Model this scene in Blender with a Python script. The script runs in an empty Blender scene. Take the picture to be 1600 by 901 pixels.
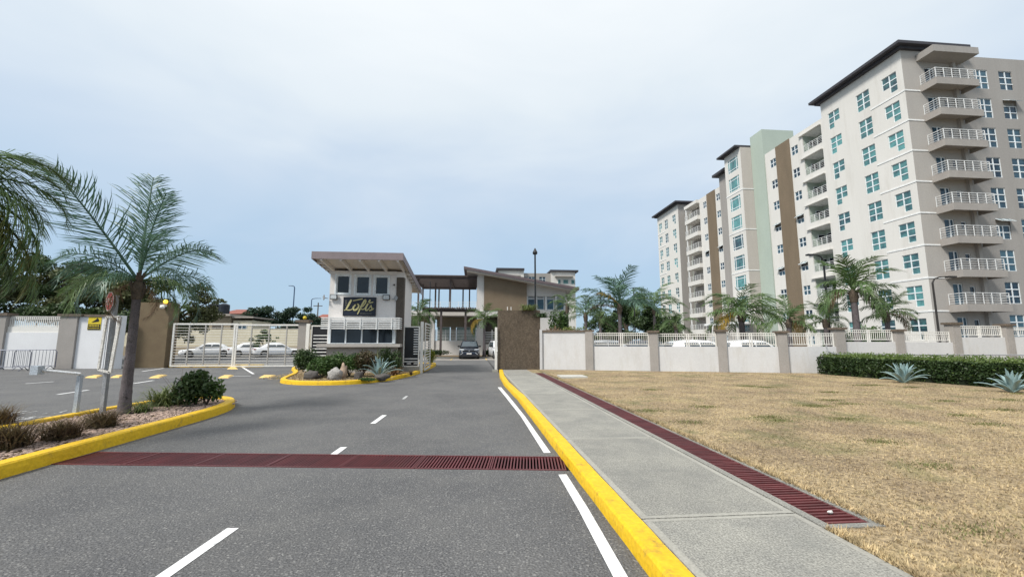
import bpy, math, random
import numpy as np
from mathutils import Vector, Matrix, noise as mnoise
R = math.radians
rnd = random.Random(7)
sc = bpy.context.scene
col = sc.collection

# ---------------------------------------------------------------- camera, sky, sun, exposure
F, TH, YA, CAMH = 655.0, R(7.18), R(5.2), 1.6
cam = bpy.data.cameras.new('camera'); camo = bpy.data.objects.new('camera', cam); col.objects.link(camo)
cam.sensor_width = 36; cam.lens = 36 * F / 1600.0
cam.clip_start = 0.05; cam.clip_end = 5000
camo.location = (0, 0, CAMH); camo.rotation_euler = (math.pi / 2 + TH, 0, -YA)
sc.camera = camo

SUN_EL, SUN_AZ = R(47), R(-126)      # azimuth measured from +Y towards +X
world = bpy.data.worlds.new('World'); sc.world = world; world.use_nodes = True
nt = world.node_tree; N = nt.nodes; L = nt.links; N.clear()
wo = N.new('ShaderNodeOutputWorld'); bg = N.new('ShaderNodeBackground')
sky = N.new('ShaderNodeTexSky'); sky.sky_type = 'NISHITA'; sky.sun_disc = False
sky.sun_elevation = SUN_EL; sky.sun_rotation = SUN_AZ
sky.dust_density = 2.0
tc = N.new('ShaderNodeTexCoord'); sep = N.new('ShaderNodeSeparateXYZ'); L.new(tc.outputs['Generated'], sep.inputs[0])
# thin overcast veil: brightness rises with elevation, bluer near the horizon
rmp = N.new('ShaderNodeValToRGB'); cr = rmp.color_ramp
K = 8.6
cr.elements[0].position = 0.0; cr.elements[0].color = (.50, .665, .79, 1)
cr.elements[1].position = 1.0; cr.elements[1].color = (1.12, 1.15, 1.15, 1)
for p, c in ((.10, (.47, .66, .84)), (.22, (.50, .67, .86)), (.36, (.66, .78, .92)), (.50, (.86, .94, 1.0)), (.68, (1.0, 1.05, 1.08))):
    e = cr.elements.new(p); e.color = (*c, 1)
mp = N.new('ShaderNodeMapping'); mp.inputs['Scale'].default_value = (1.6, 1.6, 4.5); L.new(tc.outputs['Generated'], mp.inputs[0])
nz = N.new('ShaderNodeTexNoise'); nz.inputs['Scale'].default_value = 1.1; nz.inputs['Detail'].default_value = 4; nz.inputs['Roughness'].default_value = .55
nz.inputs['Distortion'].default_value = .4
L.new(mp.outputs[0], nz.inputs[0])
ad = N.new('ShaderNodeMath'); ad.operation = 'MULTIPLY_ADD'; L.new(nz.outputs[0], ad.inputs[0]); ad.inputs[1].default_value = .32
ad2 = N.new('ShaderNodeMath'); ad2.operation = 'SUBTRACT'; L.new(sep.outputs['Z'], ad2.inputs[0]); ad2.inputs[1].default_value = .15
L.new(ad2.outputs[0], ad.inputs[2]); L.new(ad.outputs[0], rmp.inputs[0])
sc_ = N.new('ShaderNodeVectorMath'); sc_.operation = 'SCALE'; L.new(rmp.outputs[0], sc_.inputs[0]); sc_.inputs['Scale'].default_value = K
mx = N.new('ShaderNodeMixRGB'); mx.inputs[0].default_value = .9; L.new(sky.outputs[0], mx.inputs[1]); L.new(sc_.outputs[0], mx.inputs[2])
L.new(mx.outputs[0], bg.inputs[0]); bg.inputs[1].default_value = 0.10; L.new(bg.outputs[0], wo.inputs[0])

sun = bpy.data.lights.new('sun', 'SUN'); sun.energy = 3.6; sun.angle = R(12); sun.color = (1, .965, .9)
suno = bpy.data.objects.new('sun', sun); col.objects.link(suno)
sd = Vector((math.sin(SUN_AZ) * math.cos(SUN_EL), math.cos(SUN_AZ) * math.cos(SUN_EL), math.sin(SUN_EL)))
suno.rotation_euler = (-sd).to_track_quat('-Z', 'Y').to_euler(); suno.location = (-30, -10, 60)
sc.view_settings.view_transform = 'Standard'; sc.view_settings.look = 'None'
sc.view_settings.exposure = 0.22; sc.view_settings.gamma = 1.0; sc.view_settings.use_curve_mapping = False

# ---------------------------------------------------------------- measuring helpers: a sight line of the survey photo hits a plane
def ray(px, py):
    x = (px - 800) / F; z = (450.5 - py) / F
    y = math.cos(TH) - z * math.sin(TH); z2 = math.sin(TH) + z * math.cos(TH)
    return (x * math.cos(YA) + y * math.sin(YA), -x * math.sin(YA) + y * math.cos(YA), z2)
def G(px, py, z=0.0):
    r = ray(px, py); t = (z - CAMH) / r[2]; return (r[0] * t, r[1] * t)
def PY(px, py, Y):
    r = ray(px, py); t = Y / r[1]; return (r[0] * t, CAMH + r[2] * t)

# ---------------------------------------------------------------- materials
MATS = {}
def mat(name, c, c2=None, rough=.7, sc1=3., sc2=60., bump=0., bsc=80., metal=0., rand=0., spec=.4, fac2=.35, trans=0., streak=0., dirt=None, dirt_sc=.6, dirt_lo=.55, dirt_hi=.7, bdist=.02, coat=0., dstreak=1., specks=0.):
    if name in MATS: return MATS[name]
    m = bpy.data.materials.new(name); m.use_nodes = True; t = m.node_tree; n = t.nodes; l = t.links; n.clear()
    o = n.new('ShaderNodeOutputMaterial'); p = n.new('ShaderNodeBsdfPrincipled')
    p.inputs['Roughness'].default_value = rough; p.inputs['Metallic'].default_value = metal
    p.inputs['Specular IOR Level'].default_value = spec; p.inputs['Coat Weight'].default_value = coat
    g = n.new('ShaderNodeNewGeometry'); pos = g.outputs['Position']
    if c2 is None: c2 = tuple(x * .8 for x in c)
    n1 = n.new('ShaderNodeTexNoise'); n1.inputs['Scale'].default_value = sc1; n1.inputs['Detail'].default_value = 6; n1.inputs['Roughness'].default_value = .65
    if streak:
        mpn = n.new('ShaderNodeMapping'); mpn.inputs['Scale'].default_value = (1, 1, streak); l.new(pos, mpn.inputs[0]); l.new(mpn.outputs[0], n1.inputs[0])
    else: l.new(pos, n1.inputs[0])
    r1 = n.new('ShaderNodeMapRange'); l.new(n1.outputs[0], r1.inputs[0]); r1.inputs[1].default_value = .32; r1.inputs[2].default_value = .68
    n2 = n.new('ShaderNodeTexNoise'); n2.inputs['Scale'].default_value = sc2; n2.inputs['Detail'].default_value = 2; l.new(pos, n2.inputs[0])
    r2 = n.new('ShaderNodeMapRange'); l.new(n2.outputs[0], r2.inputs[0]); r2.inputs[1].default_value = .3; r2.inputs[2].default_value = .7
    r2.inputs[3].default_value = 1 - fac2; r2.inputs[4].default_value = 1 + fac2
    mxx = n.new('ShaderNodeMixRGB'); l.new(r1.outputs[0], mxx.inputs[0]); mxx.inputs[1].default_value = (*c, 1); mxx.inputs[2].default_value = (*c2, 1)
    cur = mxx.outputs[0]
    vm = n.new('ShaderNodeVectorMath'); vm.operation = 'SCALE'; l.new(cur, vm.inputs[0]); l.new(r2.outputs[0], vm.inputs['Scale']); cur = vm.outputs[0]
    if dirt:
        n3 = n.new('ShaderNodeTexNoise'); n3.inputs['Scale'].default_value = dirt_sc; n3.inputs['Detail'].default_value = 9; n3.inputs['Roughness'].default_value = .7; mp3 = n.new('ShaderNodeMapping'); mp3.inputs['Scale'].default_value = (1, 1, dstreak); l.new(pos, mp3.inputs[0]); l.new(mp3.outputs[0], n3.inputs[0])
        r3 = n.new('ShaderNodeMapRange'); l.new(n3.outputs[0], r3.inputs[0]); r3.inputs[1].default_value = dirt_lo; r3.inputs[2].default_value = dirt_hi
        m3 = n.new('ShaderNodeMixRGB'); l.new(r3.outputs[0], m3.inputs[0]); l.new(cur, m3.inputs[1]); m3.inputs[2].default_value = (*dirt, 1); cur = m3.outputs[0]
    if specks:
        vo = n.new('ShaderNodeTexVoronoi'); vo.inputs['Scale'].default_value = 75; l.new(pos, vo.inputs[0]); sx = n.new('ShaderNodeSeparateXYZ'); l.new(vo.outputs['Color'], sx.inputs[0])
        r5 = n.new('ShaderNodeMapRange'); l.new(sx.outputs[0], r5.inputs[0]); r5.inputs[1].default_value = .86; r5.inputs[2].default_value = .98; r5.inputs[4].default_value = specks
        m5 = n.new('ShaderNodeMixRGB'); l.new(r5.outputs[0], m5.inputs[0]); l.new(cur, m5.inputs[1]); m5.inputs[2].default_value = (.42, .41, .39, 1); cur = m5.outputs[0]
    if rand:
        oi = n.new('ShaderNodeObjectInfo'); r4 = n.new('ShaderNodeMapRange'); l.new(oi.outputs['Random'], r4.inputs[0])
        r4.inputs[3].default_value = 1 - rand; r4.inputs[4].default_value = 1 + rand
        v2 = n.new('ShaderNodeVectorMath'); v2.operation = 'SCALE'; l.new(cur, v2.inputs[0]); l.new(r4.outputs[0], v2.inputs['Scale']); cur = v2.outputs[0]
    l.new(cur, p.inputs['Base Color'])
    if bump:
        n4 = n.new('ShaderNodeTexNoise'); n4.inputs['Scale'].default_value = bsc; n4.inputs['Detail'].default_value = 4; l.new(pos, n4.inputs[0])
        b = n.new('ShaderNodeBump'); b.inputs['Strength'].default_value = bump; b.inputs['Distance'].default_value = bdist; l.new(n4.outputs[0], b.inputs['Height']); l.new(b.outputs[0], p.inputs['Normal'])
    if trans:
        tr = n.new('ShaderNodeBsdfTranslucent'); l.new(cur, tr.inputs[0]); ms = n.new('ShaderNodeMixShader'); ms.inputs[0].default_value = trans
        l.new(p.outputs[0], ms.inputs[1]); l.new(tr.outputs[0], ms.inputs[2]); l.new(ms.outputs[0], o.inputs[0])
    else: l.new(p.outputs[0], o.inputs[0])
    MATS[name] = m; return m

def glass(name, c, c2, rough=.06, spec=.8):
    if name in MATS: return MATS[name]
    m = bpy.data.materials.new(name); m.use_nodes = True; t = m.node_tree; n = t.nodes; l = t.links
    p = n['Principled BSDF']; p.inputs['Roughness'].default_value = rough; p.inputs['Specular IOR Level'].default_value = spec
    oi = n.new('ShaderNodeObjectInfo'); g = n.new('ShaderNodeNewGeometry'); nn = n.new('ShaderNodeTexNoise'); nn.inputs['Scale'].default_value = 1.7; l.new(g.outputs['Position'], nn.inputs[0])
    a = n.new('ShaderNodeMath'); a.operation = 'MULTIPLY_ADD'; l.new(oi.outputs['Random'], a.inputs[0]); a.inputs[1].default_value = .9; 
    b = n.new('ShaderNodeMath'); b.operation = 'MULTIPLY_ADD'; l.new(nn.outputs[0], b.inputs[0]); b.inputs[1].default_value = 1.6; b.inputs[2].default_value = -.75
    l.new(b.outputs[0], a.inputs[2])
    r = n.new('ShaderNodeMapRange'); l.new(a.outputs[0], r.inputs[0])
    mxx = n.new('ShaderNodeMixRGB'); l.new(r.outputs[0], mxx.inputs[0]); mxx.inputs[1].default_value = (*c, 1); mxx.inputs[2].default_value = (*c2, 1)
    l.new(mxx.outputs[0], p.inputs['Base Color'])
    MATS[name] = m; return m

M_asph = mat('asphalt', (.088, .088, .091), (.132, .131, .131), rough=.85, sc1=.45, sc2=62, fac2=.5, bump=1.0, bsc=55, bdist=.02, specks=.36, dirt=(.13, .127, .122), dirt_sc=.9, dirt_lo=.45, dirt_hi=.9)
M_conc = mat('concrete', (.315, .305, .27), (.235, .23, .21), rough=.9, sc1=1.6, sc2=75, fac2=.42, bump=.8, bsc=70, dirt=(.19, .19, .175), dirt_sc=2.2, dirt_lo=.52, dirt_hi=.8, rand=.05)
M_joint = mat('joint_dirt', (.30, .285, .25), rough=.95)
M_trowel = mat('trowelled_concrete', (.355, .345, .305), (.29, .28, .25), rough=.85, sc1=2, sc2=60, fac2=.15)
M_yel = mat('yellow_kerb_paint', (.74, .47, .012), (.66, .40, .01), rough=.6, sc1=2.5, sc2=25, fac2=.1, bump=.5, bsc=18, dirt=(.16, .12, .05), dirt_sc=5, dirt_lo=.57, dirt_hi=.74)
M_yel2 = mat('yellow_bump_paint', (.8, .57, .2), (.6, .4, .12), rough=.6, sc1=4)
M_white = mat('road_paint', (.80, .80, .80), (.7, .7, .7), rough=.6, sc1=8, sc2=60, fac2=.08, dirt=(.22, .22, .22), dirt_sc=14, dirt_lo=.58, dirt_hi=.74)
M_whitew = mat('worn_road_paint', (.6, .6, .6), (.45, .45, .45), rough=.7, sc1=8, dirt=(.17, .17, .17), dirt_sc=9, dirt_lo=.46, dirt_hi=.6)
M_grate = mat('grate_paint', (.125, .028, .030), (.085, .022, .024), rough=.5, sc1=2, sc2=30, fac2=.15, rand=.18)
M_pit = mat('pit', (.012, .01, .01), rough=1)
M_soil = mat('dry_soil', (.22, .155, .085), (.15, .11, .065), rough=.95, sc1=3, sc2=40, bump=.6, bsc=30)
M_lawn = mat('dry_lawn', (.39, .30, .175), (.22, .165, .105), rough=.95, sc1=.8, sc2=22, fac2=.5, bump=.8, bsc=45, bdist=.03, dirt=(.15, .145, .065), dirt_sc=.7, dirt_lo=.52, dirt_hi=.7)
M_blade = mat('dry_grass', (.54, .425, .24), (.30, .225, .14), rough=.9, sc1=.8, sc2=13, fac2=.5, trans=.2, dirt=(.17, .175, .07), dirt_sc=.7, dirt_lo=.52, dirt_hi=.68)
M_wall = mat('off_white_render', (.575, .57, .57), (.53, .525, .525), rough=.9, sc1=.8, sc2=20, fac2=.05, bump=.25, bsc=60, dirt=(.44, .41, .37), dirt_sc=1.6, dirt_lo=.52, dirt_hi=.85, dstreak=.25)
M_wallL = mat('white_render', (.70, .70, .71), (.64, .64, .65), rough=.9, sc1=.8, sc2=20, fac2=.05)
M_pil = mat('grey_pillar_render', (.33, .305, .285), (.28, .26, .24), rough=.9, sc1=1.2, sc2=25, fac2=.1, bump=.4, bsc=60)
M_cop = mat('brown_coping', (.15, .115, .09), (.10, .08, .06), rough=.85, sc1=4, sc2=30)
M_mon = mat('brown_monument_render', (.088, .068, .048), (.125, .097, .07), rough=.95, sc1=2.2, sc2=18, fac2=.3, bump=.8, bsc=14, streak=.3, dirt=(.045, .034, .025), dirt_sc=2.2, dirt_lo=.46, dirt_hi=.8, dstreak=.35)
M_monL = mat('tan_monument_render', (.165, .125, .075), (.13, .095, .058), rough=.95, sc1=1.6, sc2=30, fac2=.15, bump=.5, bsc=20)
M_rail = mat('cream_rail_paint', (.71, .69, .65), (.66, .64, .60), rough=.45)
M_railw = mat('white_rail_paint', (.74, .74, .73), rough=.4)
M_apt = mat('apartment_cream', (.63, .61, .575), (.595, .575, .54), rough=.9, sc1=.35, sc2=12, fac2=.04, bump=.15, bsc=20, streak=.2, dirt=(.45, .42, .375), dirt_sc=1.1, dirt_lo=.52, dirt_hi=.95, dstreak=.12)
M_aptg = mat('apartment_taupe', (.315, .295, .275), (.28, .262, .245), rough=.9, sc1=.5, sc2=8, fac2=.07, bump=.2, bsc=20, streak=.2, dirt=(.24, .22, .20), dirt_sc=1.0, dirt_lo=.52, dirt_hi=.9, dstreak=.12)
M_aptt = mat('apartment_tan', (.385, .36, .33), (.35, .325, .30), rough=.9, sc1=.5, sc2=8, fac2=.06, bump=.2, bsc=20, streak=.2)
M_aptb = mat('apartment_brown', (.185, .14, .095), (.15, .115, .078), rough=.95, sc1=.8, sc2=10, fac2=.15, streak=.3)
M_aptv = mat('apartment_sage', (.38, .44, .385), (.345, .40, .35), rough=.9, sc1=.5, sc2=10, fac2=.05, streak=.3)
M_band = mat('white_band', (.78, .78, .77), rough=.8)
M_roofd = mat('dark_roof', (.035, .034, .042), (.05, .048, .055), rough=.7)
M_clubroof = mat('dark_mauve_roof', (.13, .10, .105), (.105, .08, .085), rough=.5)
M_frondo = mat('ageing_frond', (.20, .19, .05), (.12, .14, .04), rough=.6, sc1=3, trans=.3)
M_roofm = mat('mauve_roof_metal', (.23, .185, .19), (.19, .155, .16), rough=.5)
M_frame = mat('white_window_frame', (.76, .80, .82), rough=.5)
G_teal = glass('teal_glass', (.02, .05, .065), (.10, .29, .285))
G_blue = glass('blue_glass', (.010, .022, .04), (.05, .11, .15), spec=.35)
G_dark = glass('dark_glass', (.006, .008, .012), (.02, .028, .04), rough=.05, spec=.5)
G_pale = glass('pale_green_glass', (.16, .24, .19), (.26, .35, .28), rough=.2)
M_gh = mat('gatehouse_render', (.70, .67, .645), (.65, .62, .60), rough=.9, sc1=.9, sc2=20, fac2=.05, dirt=(.45, .42, .38), dirt_sc=1.5, dirt_lo=.6, dirt_hi=.85)
M_ghb = mat('gatehouse_base', (.40, .37, .34), (.35, .325, .30), rough=.9, sc1=2)
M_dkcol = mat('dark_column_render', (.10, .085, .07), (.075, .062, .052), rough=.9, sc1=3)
M_pergola = mat('pergola_timber', (.07, .055, .055), (.10, .08, .075), rough=.8)
M_black = mat('black_metal', (.012, .012, .014), rough=.45)
M_galv = mat('galvanised_steel', (.36, .37, .38), (.28, .29, .31), rough=.5, metal=.35, sc1=12)
M_bluelamp = mat('blue_grey_pole', (.05, .09, .17), rough=.5)
M_tank = mat('black_tank', (.02, .025, .035), rough=.4)
M_red = mat('red_roof', (.28, .10, .075), rough=.8)
M_bark = mat('bark', (.10, .075, .055), (.06, .045, .035), rough=.95, sc1=6, sc2=40, bump=.7, bsc=20)
M_ptrunk = mat('palm_trunk', (.125, .108, .112), (.085, .073, .075), rough=.95, sc1=5, sc2=60, bump=.7, bsc=30, dirt=(.035, .03, .028), dirt_sc=9, dirt_lo=.6, dirt_hi=.66)
M_pboot = mat('palm_boots', (.055, .042, .034), (.11, .085, .06), rough=.95, sc1=10, bump=.6, bsc=30)
M_frond = mat('palm_frond', (.065, .13, .04), (.14, .20, .07), rough=.45, sc1=1.5, sc2=9, fac2=.25, trans=.3, rand=.2)
M_frondb = mat('bluish_frond', (.05, .12, .07), (.14, .23, .17), rough=.4, sc1=1.5, sc2=7, fac2=.3, trans=.3, rand=.15)
M_frondy = mat('yellow_frond', (.42, .26, .03), (.28, .20, .04), rough=.6, sc1=3, trans=.3)
M_frondd = mat('dead_frond', (.25, .17, .10), (.17, .11, .07), rough=.8, sc1=3, trans=.2)
M_leafd = mat('dark_leaves', (.020, .045, .013), (.06, .098, .028), rough=.5, sc1=.8, sc2=6, fac2=.4, trans=.2, rand=.1)
M_leafo = mat('olive_leaves', (.05, .07, .022), (.115, .12, .045), rough=.55, sc1=.35, sc2=4, fac2=.35, trans=.2)
M_leafg = mat('green_leaves', (.035, .085, .02), (.09, .15, .04), rough=.5, sc1=1.5, sc2=12, fac2=.35, trans=.25)
M_hedge = mat('hedge_leaves', (.018, .040, .012), (.05, .085, .025), rough=.5, sc1=2, sc2=14, fac2=.45, trans=.2)
M_hedget = mat('hedge_new_leaves', (.14, .20, .05), (.10, .15, .04), rough=.5, sc1=3, trans=.3)
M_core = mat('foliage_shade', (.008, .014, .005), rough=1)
M_agave = mat('agave_leaf', (.19, .29, .30), (.27, .37, .36), rough=.5, sc1=4, sc2=14, fac2=.15)
M_purple = mat('purple_grass', (.09, .05, .038), (.17, .14, .065), rough=.7, sc1=5, sc2=20, fac2=.5, trans=.2)
M_strap = mat('strap_leaves', (.07, .115, .03), (.19, .21, .07), rough=.5, sc1=4, sc2=15, fac2=.3, trans=.3)
M_peb = mat('river_pebbles', (.42, .31, .25), (.26, .19, .16), rough=.8, sc1=9, sc2=22, fac2=.45)
M_rock = mat('boulder', (.36, .345, .33), (.25, .24, .23), rough=.85, sc1=5, sc2=30, bump=.5, bsc=20)
M_rockb = mat('tan_boulder', (.36, .27, .2), (.26, .19, .14), rough=.85, sc1=5)
M_rockd = mat('dark_boulder', (.10, .09, .085), (.06, .055, .05), rough=.85, sc1=5, bump=.5, bsc=15)
M_gold = mat('gold_lettering', (.55, .50, .24), (.42, .38, .18), rough=.45)
M_navy = mat('navy_sign_panel', (.012, .016, .03), rough=.4)
M_signy = mat('yellow_sign', (.68, .52, .03), rough=.5)
M_signr = mat('red_sign', (.42, .05, .045), (.34, .05, .045), rough=.5)
M_signw = mat('white_sign', (.72, .70, .66), rough=.5)
M_carw = mat('white_car_paint', (.74, .75, .77), (.72, .73, .75), rough=.25, fac2=.01, coat=.6)
M_carb = mat('dark_blue_car_paint', (.012, .018, .035), (.010, .016, .03), rough=.18, fac2=.01, coat=1.0)
M_tyre = mat('tyre', (.015, .015, .015), rough=.9)
M_rim = mat('wheel_rim', (.35, .35, .36), rough=.35, metal=.7)
M_plas = mat('black_plastic', (.012, .012, .013), rough=.6)
M_lamp = mat('headlamp', (.55, .58, .6), rough=.15)
M_tail = mat('tail_lamp', (.28, .015, .015), rough=.2)
M_pave = mat('interlock_paving', (.36, .33, .30), (.24, .22, .2), rough=.9, sc1=6, sc2=20, fac2=.3)
M_cream = mat('cream_wall', (.60, .55, .42), (.52, .47, .35), rough=.9, sc1=1)
M_tan = mat('tan_wall', (.33, .27, .19), (.28, .23, .16), rough=.9, sc1=1)
M_cwhite = mat('club_white', (.58, .555, .53), (.53, .51, .485), rough=.9, sc1=.8)
M_hill = mat('far_ground', (.13, .13, .11), rough=1)
def emis(name, c, s):
    m = bpy.data.materials.new(name); m.use_nodes = True; p = m.node_tree.nodes['Principled BSDF']
    p.inputs['Base Color'].default_value = (*c, 1); p.inputs['Emission Color'].default_value = (*c, 1); p.inputs['Emission Strength'].default_value = s; return m
M_amber = emis('amber_lamp', (1, .6, .05), 2.0)

# ---------------------------------------------------------------- builders
def tag(o, label=None, cat=None, group=None, kind=None):
    if label: o['label'] = label
    if cat: o['category'] = cat
    if group: o['group'] = group
    if kind: o['kind'] = kind
    return o
def thing(name, label, cat, loc=(0, 0, 0), rz=0, group=None):
    o = bpy.data.objects.new(name, None); col.objects.link(o); o.empty_display_size = .2
    o.location = loc; o.rotation_euler = (0, 0, rz); 
    return tag(o, label, cat, group)
def wm(o):
    m = Matrix.Translation(o.location) @ o.rotation_euler.to_matrix().to_4x4()
    return wm(o.parent) @ m if o.parent else m
def root_of(o):
    while o.parent: o = o.parent
    return o
def link(name, me, parent=None, loc=None, rot=None, scale=None):
    o = bpy.data.objects.new(name, me); col.objects.link(o)
    if parent: o.parent = parent
    if loc is not None: o.location = loc
    if rot is not None: o.rotation_euler = rot
    if scale is not None: o.scale = (scale,) * 3 if not hasattr(scale, '__len__') else scale
    return o
class MB:
    """collects faces; world=True geometry is turned into the parent's space on build"""
    def __init__(s): s.v = []; s.f = []; s.m = []; s.mats = []; s.cur = 0; s.sm = False
    def use(s, m):
        if m not in s.mats: s.mats.append(m)
        s.cur = s.mats.index(m); return s
    def add(s, vs, fs):
        b = len(s.v); s.v.extend([tuple(p) for p in vs])
        for f in fs: s.f.append([b + i for i in f]); s.m.append(s.cur)
        return s
    def box(s, x0, x1, y0, y1, z0, z1):
        return s.add([(x0, y0, z0), (x1, y0, z0), (x1, y1, z0), (x0, y1, z0), (x0, y0, z1), (x1, y0, z1), (x1, y1, z1), (x0, y1, z1)],
                     [(0, 3, 2, 1), (4, 5, 6, 7), (0, 1, 5, 4), (1, 2, 6, 5), (2, 3, 7, 6), (3, 0, 4, 7)])
    def bar(s, p, q, w, h=None, up=(0, 0, 1)):
        h = h or w; p = Vector(p); q = Vector(q); d = (q - p).normalized(); u = Vector(up)
        if abs(d.dot(u)) > .98: u = Vector((1, 0, 0))
        a = d.cross(u).normalized() * w / 2; b = a.cross(d).normalized() * h / 2
        vs = [p - a - b, p + a - b, p + a + b, p - a + b, q - a - b, q + a - b, q + a + b, q - a + b]
        return s.add(vs, [(0, 3, 2, 1), (4, 5, 6, 7), (0, 1, 5, 4), (1, 2, 6, 5), (2, 3, 7, 6), (3, 0, 4, 7)])
    def tube(s, pts, rad, n=8, cap=True):
        pts = [Vector(p) for p in pts]; k = len(pts)
        if not hasattr(rad, '__len__'): rad = [rad] * k
        rings = []; pa = None
        for i in range(k):
            d = (pts[min(i + 1, k - 1)] - pts[max(i - 1, 0)]).normalized()
            if pa is None:
                u = Vector((0, 0, 1)) if abs(d.z) < .9 else Vector((1, 0, 0)); a = d.cross(u).normalized()
            else:
                a = (pa - d * pa.dot(d)).normalized()
            pa = a; b = d.cross(a)
            rings.append([pts[i] + (a * math.cos(t) + b * math.sin(t)) * rad[i] for t in [2 * math.pi * j / n for j in range(n)]])
        vs = [p for r in rings for p in r]; fs = []
        for i in range(k - 1):
            for j in range(n):
                fs.append((i * n + j, i * n + (j + 1) % n, (i + 1) * n + (j + 1) % n, (i + 1) * n + j))
        if cap: fs.append(tuple(range(n))[::-1]); fs.append(tuple((k - 1) * n + j for j in range(n)))
        return s.add(vs, fs)
    def prism(s, poly, z0, z1):
        n = len(poly); vs = [(x, y, z0) for x, y in poly] + [(x, y, z1) for x, y in poly]
        return s.add(vs, [tuple(range(n))[::-1], tuple(range(n, 2 * n))] + [(i, (i + 1) % n, n + (i + 1) % n, n + i) for i in range(n)])
    def quad(s, a, b, c, d): return s.add([a, b, c, d], [(0, 1, 2, 3)])
    def sphere(s, c, r, seg=10, rings=7, sq=(1, 1, 1), jit=0, seed=0):
        vs = []; fs = []
        for i in range(rings + 1):
            t = math.pi * i / rings
            for j in range(seg):
                a = 2 * math.pi * j / seg
                d = Vector((math.sin(t) * math.cos(a), math.sin(t) * math.sin(a), math.cos(t)))
                k = r * (1 + (jit * mnoise.noise(d * 1.7 + Vector((seed, seed * 2, 0))) if jit else 0))
                vs.append((c[0] + d.x * k * sq[0], c[1] + d.y * k * sq[1], c[2] + d.z * k * sq[2]))
        for i in range(rings):
            for j in range(seg):
                fs.append((i * seg + j, (i + 1) * seg + j, (i + 1) * seg + (j + 1) % seg, i * seg + (j + 1) % seg))
        return s.add(vs, fs)
    def mesh(s, name):
        me = bpy.data.meshes.new(name); me.from_pydata(s.v, [], s.f)
        for m in s.mats: me.materials.append(m)
        me.polygons.foreach_set('material_index', s.m)
        if s.sm: me.polygons.foreach_set('use_smooth', [True] * len(s.f))
        me.update(); return me
    def build(s, name, m=None, parent=None, org=None, smooth=False):
        """geometry given in world space"""
        s.sm = s.sm or smooth
        if m is not None and not s.mats: s.mats = [m]
        if parent:
            if org is None:
                xs = [p[0] for p in s.v]; ys = [p[1] for p in s.v]; zs = [p[2] for p in s.v]
                org = ((min(xs) + max(xs)) / 2, (min(ys) + max(ys)) / 2, min(zs))
            inv = (wm(parent) @ Matrix.Identity(4)).inverted()
            lo = inv @ Vector(org); M3 = inv
            s.v = [tuple((M3 @ Vector(p)) - lo) for p in s.v]
            o = link(name, s.mesh(name), parent, lo)
        else:
            if org is None:
                xs = [p[0] for p in s.v]; ys = [p[1] for p in s.v]; zs = [p[2] for p in s.v]
                org = ((min(xs) + max(xs)) / 2, (min(ys) + max(ys)) / 2, min(zs))
            s.v = [(p[0] - org[0], p[1] - org[1], p[2] - org[2]) for p in s.v]
            o = link(name, s.mesh(name), None, org)
        return o
def np_mesh(name, V, Fq, m):
    me = bpy.data.meshes.new(name); V = np.asarray(V, dtype=np.float32); Fq = np.asarray(Fq, dtype=np.int32); k = Fq.shape[1]
    me.vertices.add(len(V)); me.vertices.foreach_set('co', V.ravel())
    me.loops.add(Fq.size); me.loops.foreach_set('vertex_index', Fq.ravel())
    me.polygons.add(len(Fq)); me.polygons.foreach_set('loop_start', np.arange(0, Fq.size, k, dtype=np.int32))
    try: me.polygons.foreach_set('loop_total', np.full(len(Fq), k, dtype=np.int32))
    except Exception: pass
    me.materials.append(m); me.update(calc_edges=True); return me
def struct(name, mb, m=None, parent=None):
    o = mb.build(name, m, parent); o['kind'] = 'structure' if not parent else 'structure'
    if parent: del o['kind']
    return o
def copy_tree(o, parent=None):
    c = o.copy(); col.objects.link(c); c.parent = parent
    for ch in list(o.children): copy_tree(ch, c)
    return c

# ================================================================ GROUND
g = MB(); g.box(-1500, 1500, -60, 2500, -1.6, -.8); struct('ground', g, M_hill)
# asphalt laid round the drain pits (three strips leave a real trench open)
GX0, GX1 = -5.47, 1.22
def gcy(x): return 5.70 - (x - 1.24) * .13
GH = .315
g = MB()
g.quad((-60, -14, 0), (1.25, -14, 0), (1.25, gcy(1.25) - GH, 0), (-60, gcy(-60) - GH, 0))
g.add([(-60, gcy(-60) + GH, 0), (1.25, gcy(1.25) + GH, 0), (1.25, 72, 0), (-60, 72, 0)], [(0, 1, 2, 3)])
g.quad((-60, gcy(-60) - GH, 0), (GX0, gcy(GX0) - GH, 0), (GX0, gcy(GX0) + GH, 0), (-60, gcy(-60) + GH, 0))
g.quad((1.2, 22.6, 0), (60, 22.6, 0), (60, 72, 0), (1.2, 72, 0))
g.quad((3.2, 17, -.01), (60, 17, -.01), (60, 22.6, -.01), (3.2, 22.6, -.01))
g.quad((1.25, -14, -.01), (1.45, -14, -.01), (1.45, 22.6, -.01), (1.2, 22.6, -.01))
struct('road', g, M_asph)
g = MB()
g.add([(3.37, -14, .1), (60, -14, .1), (60, 18.9, .1), (14.8, 19.2, .1), (3.37, 22.8, .1)], [(0, 1, 2, 3, 4)]); g.quad((2.845, -14, .1), (3.37, -14, .1), (3.37, 3.35, .1), (2.845, 3.35, .1))
g.quad((2.845, 20.2, .1), (3.42, 20.2, .1), (3.42, 23.4, .1), (2.845, 23.4, .1))
struct('lawn', g, M_lawn)
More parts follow.
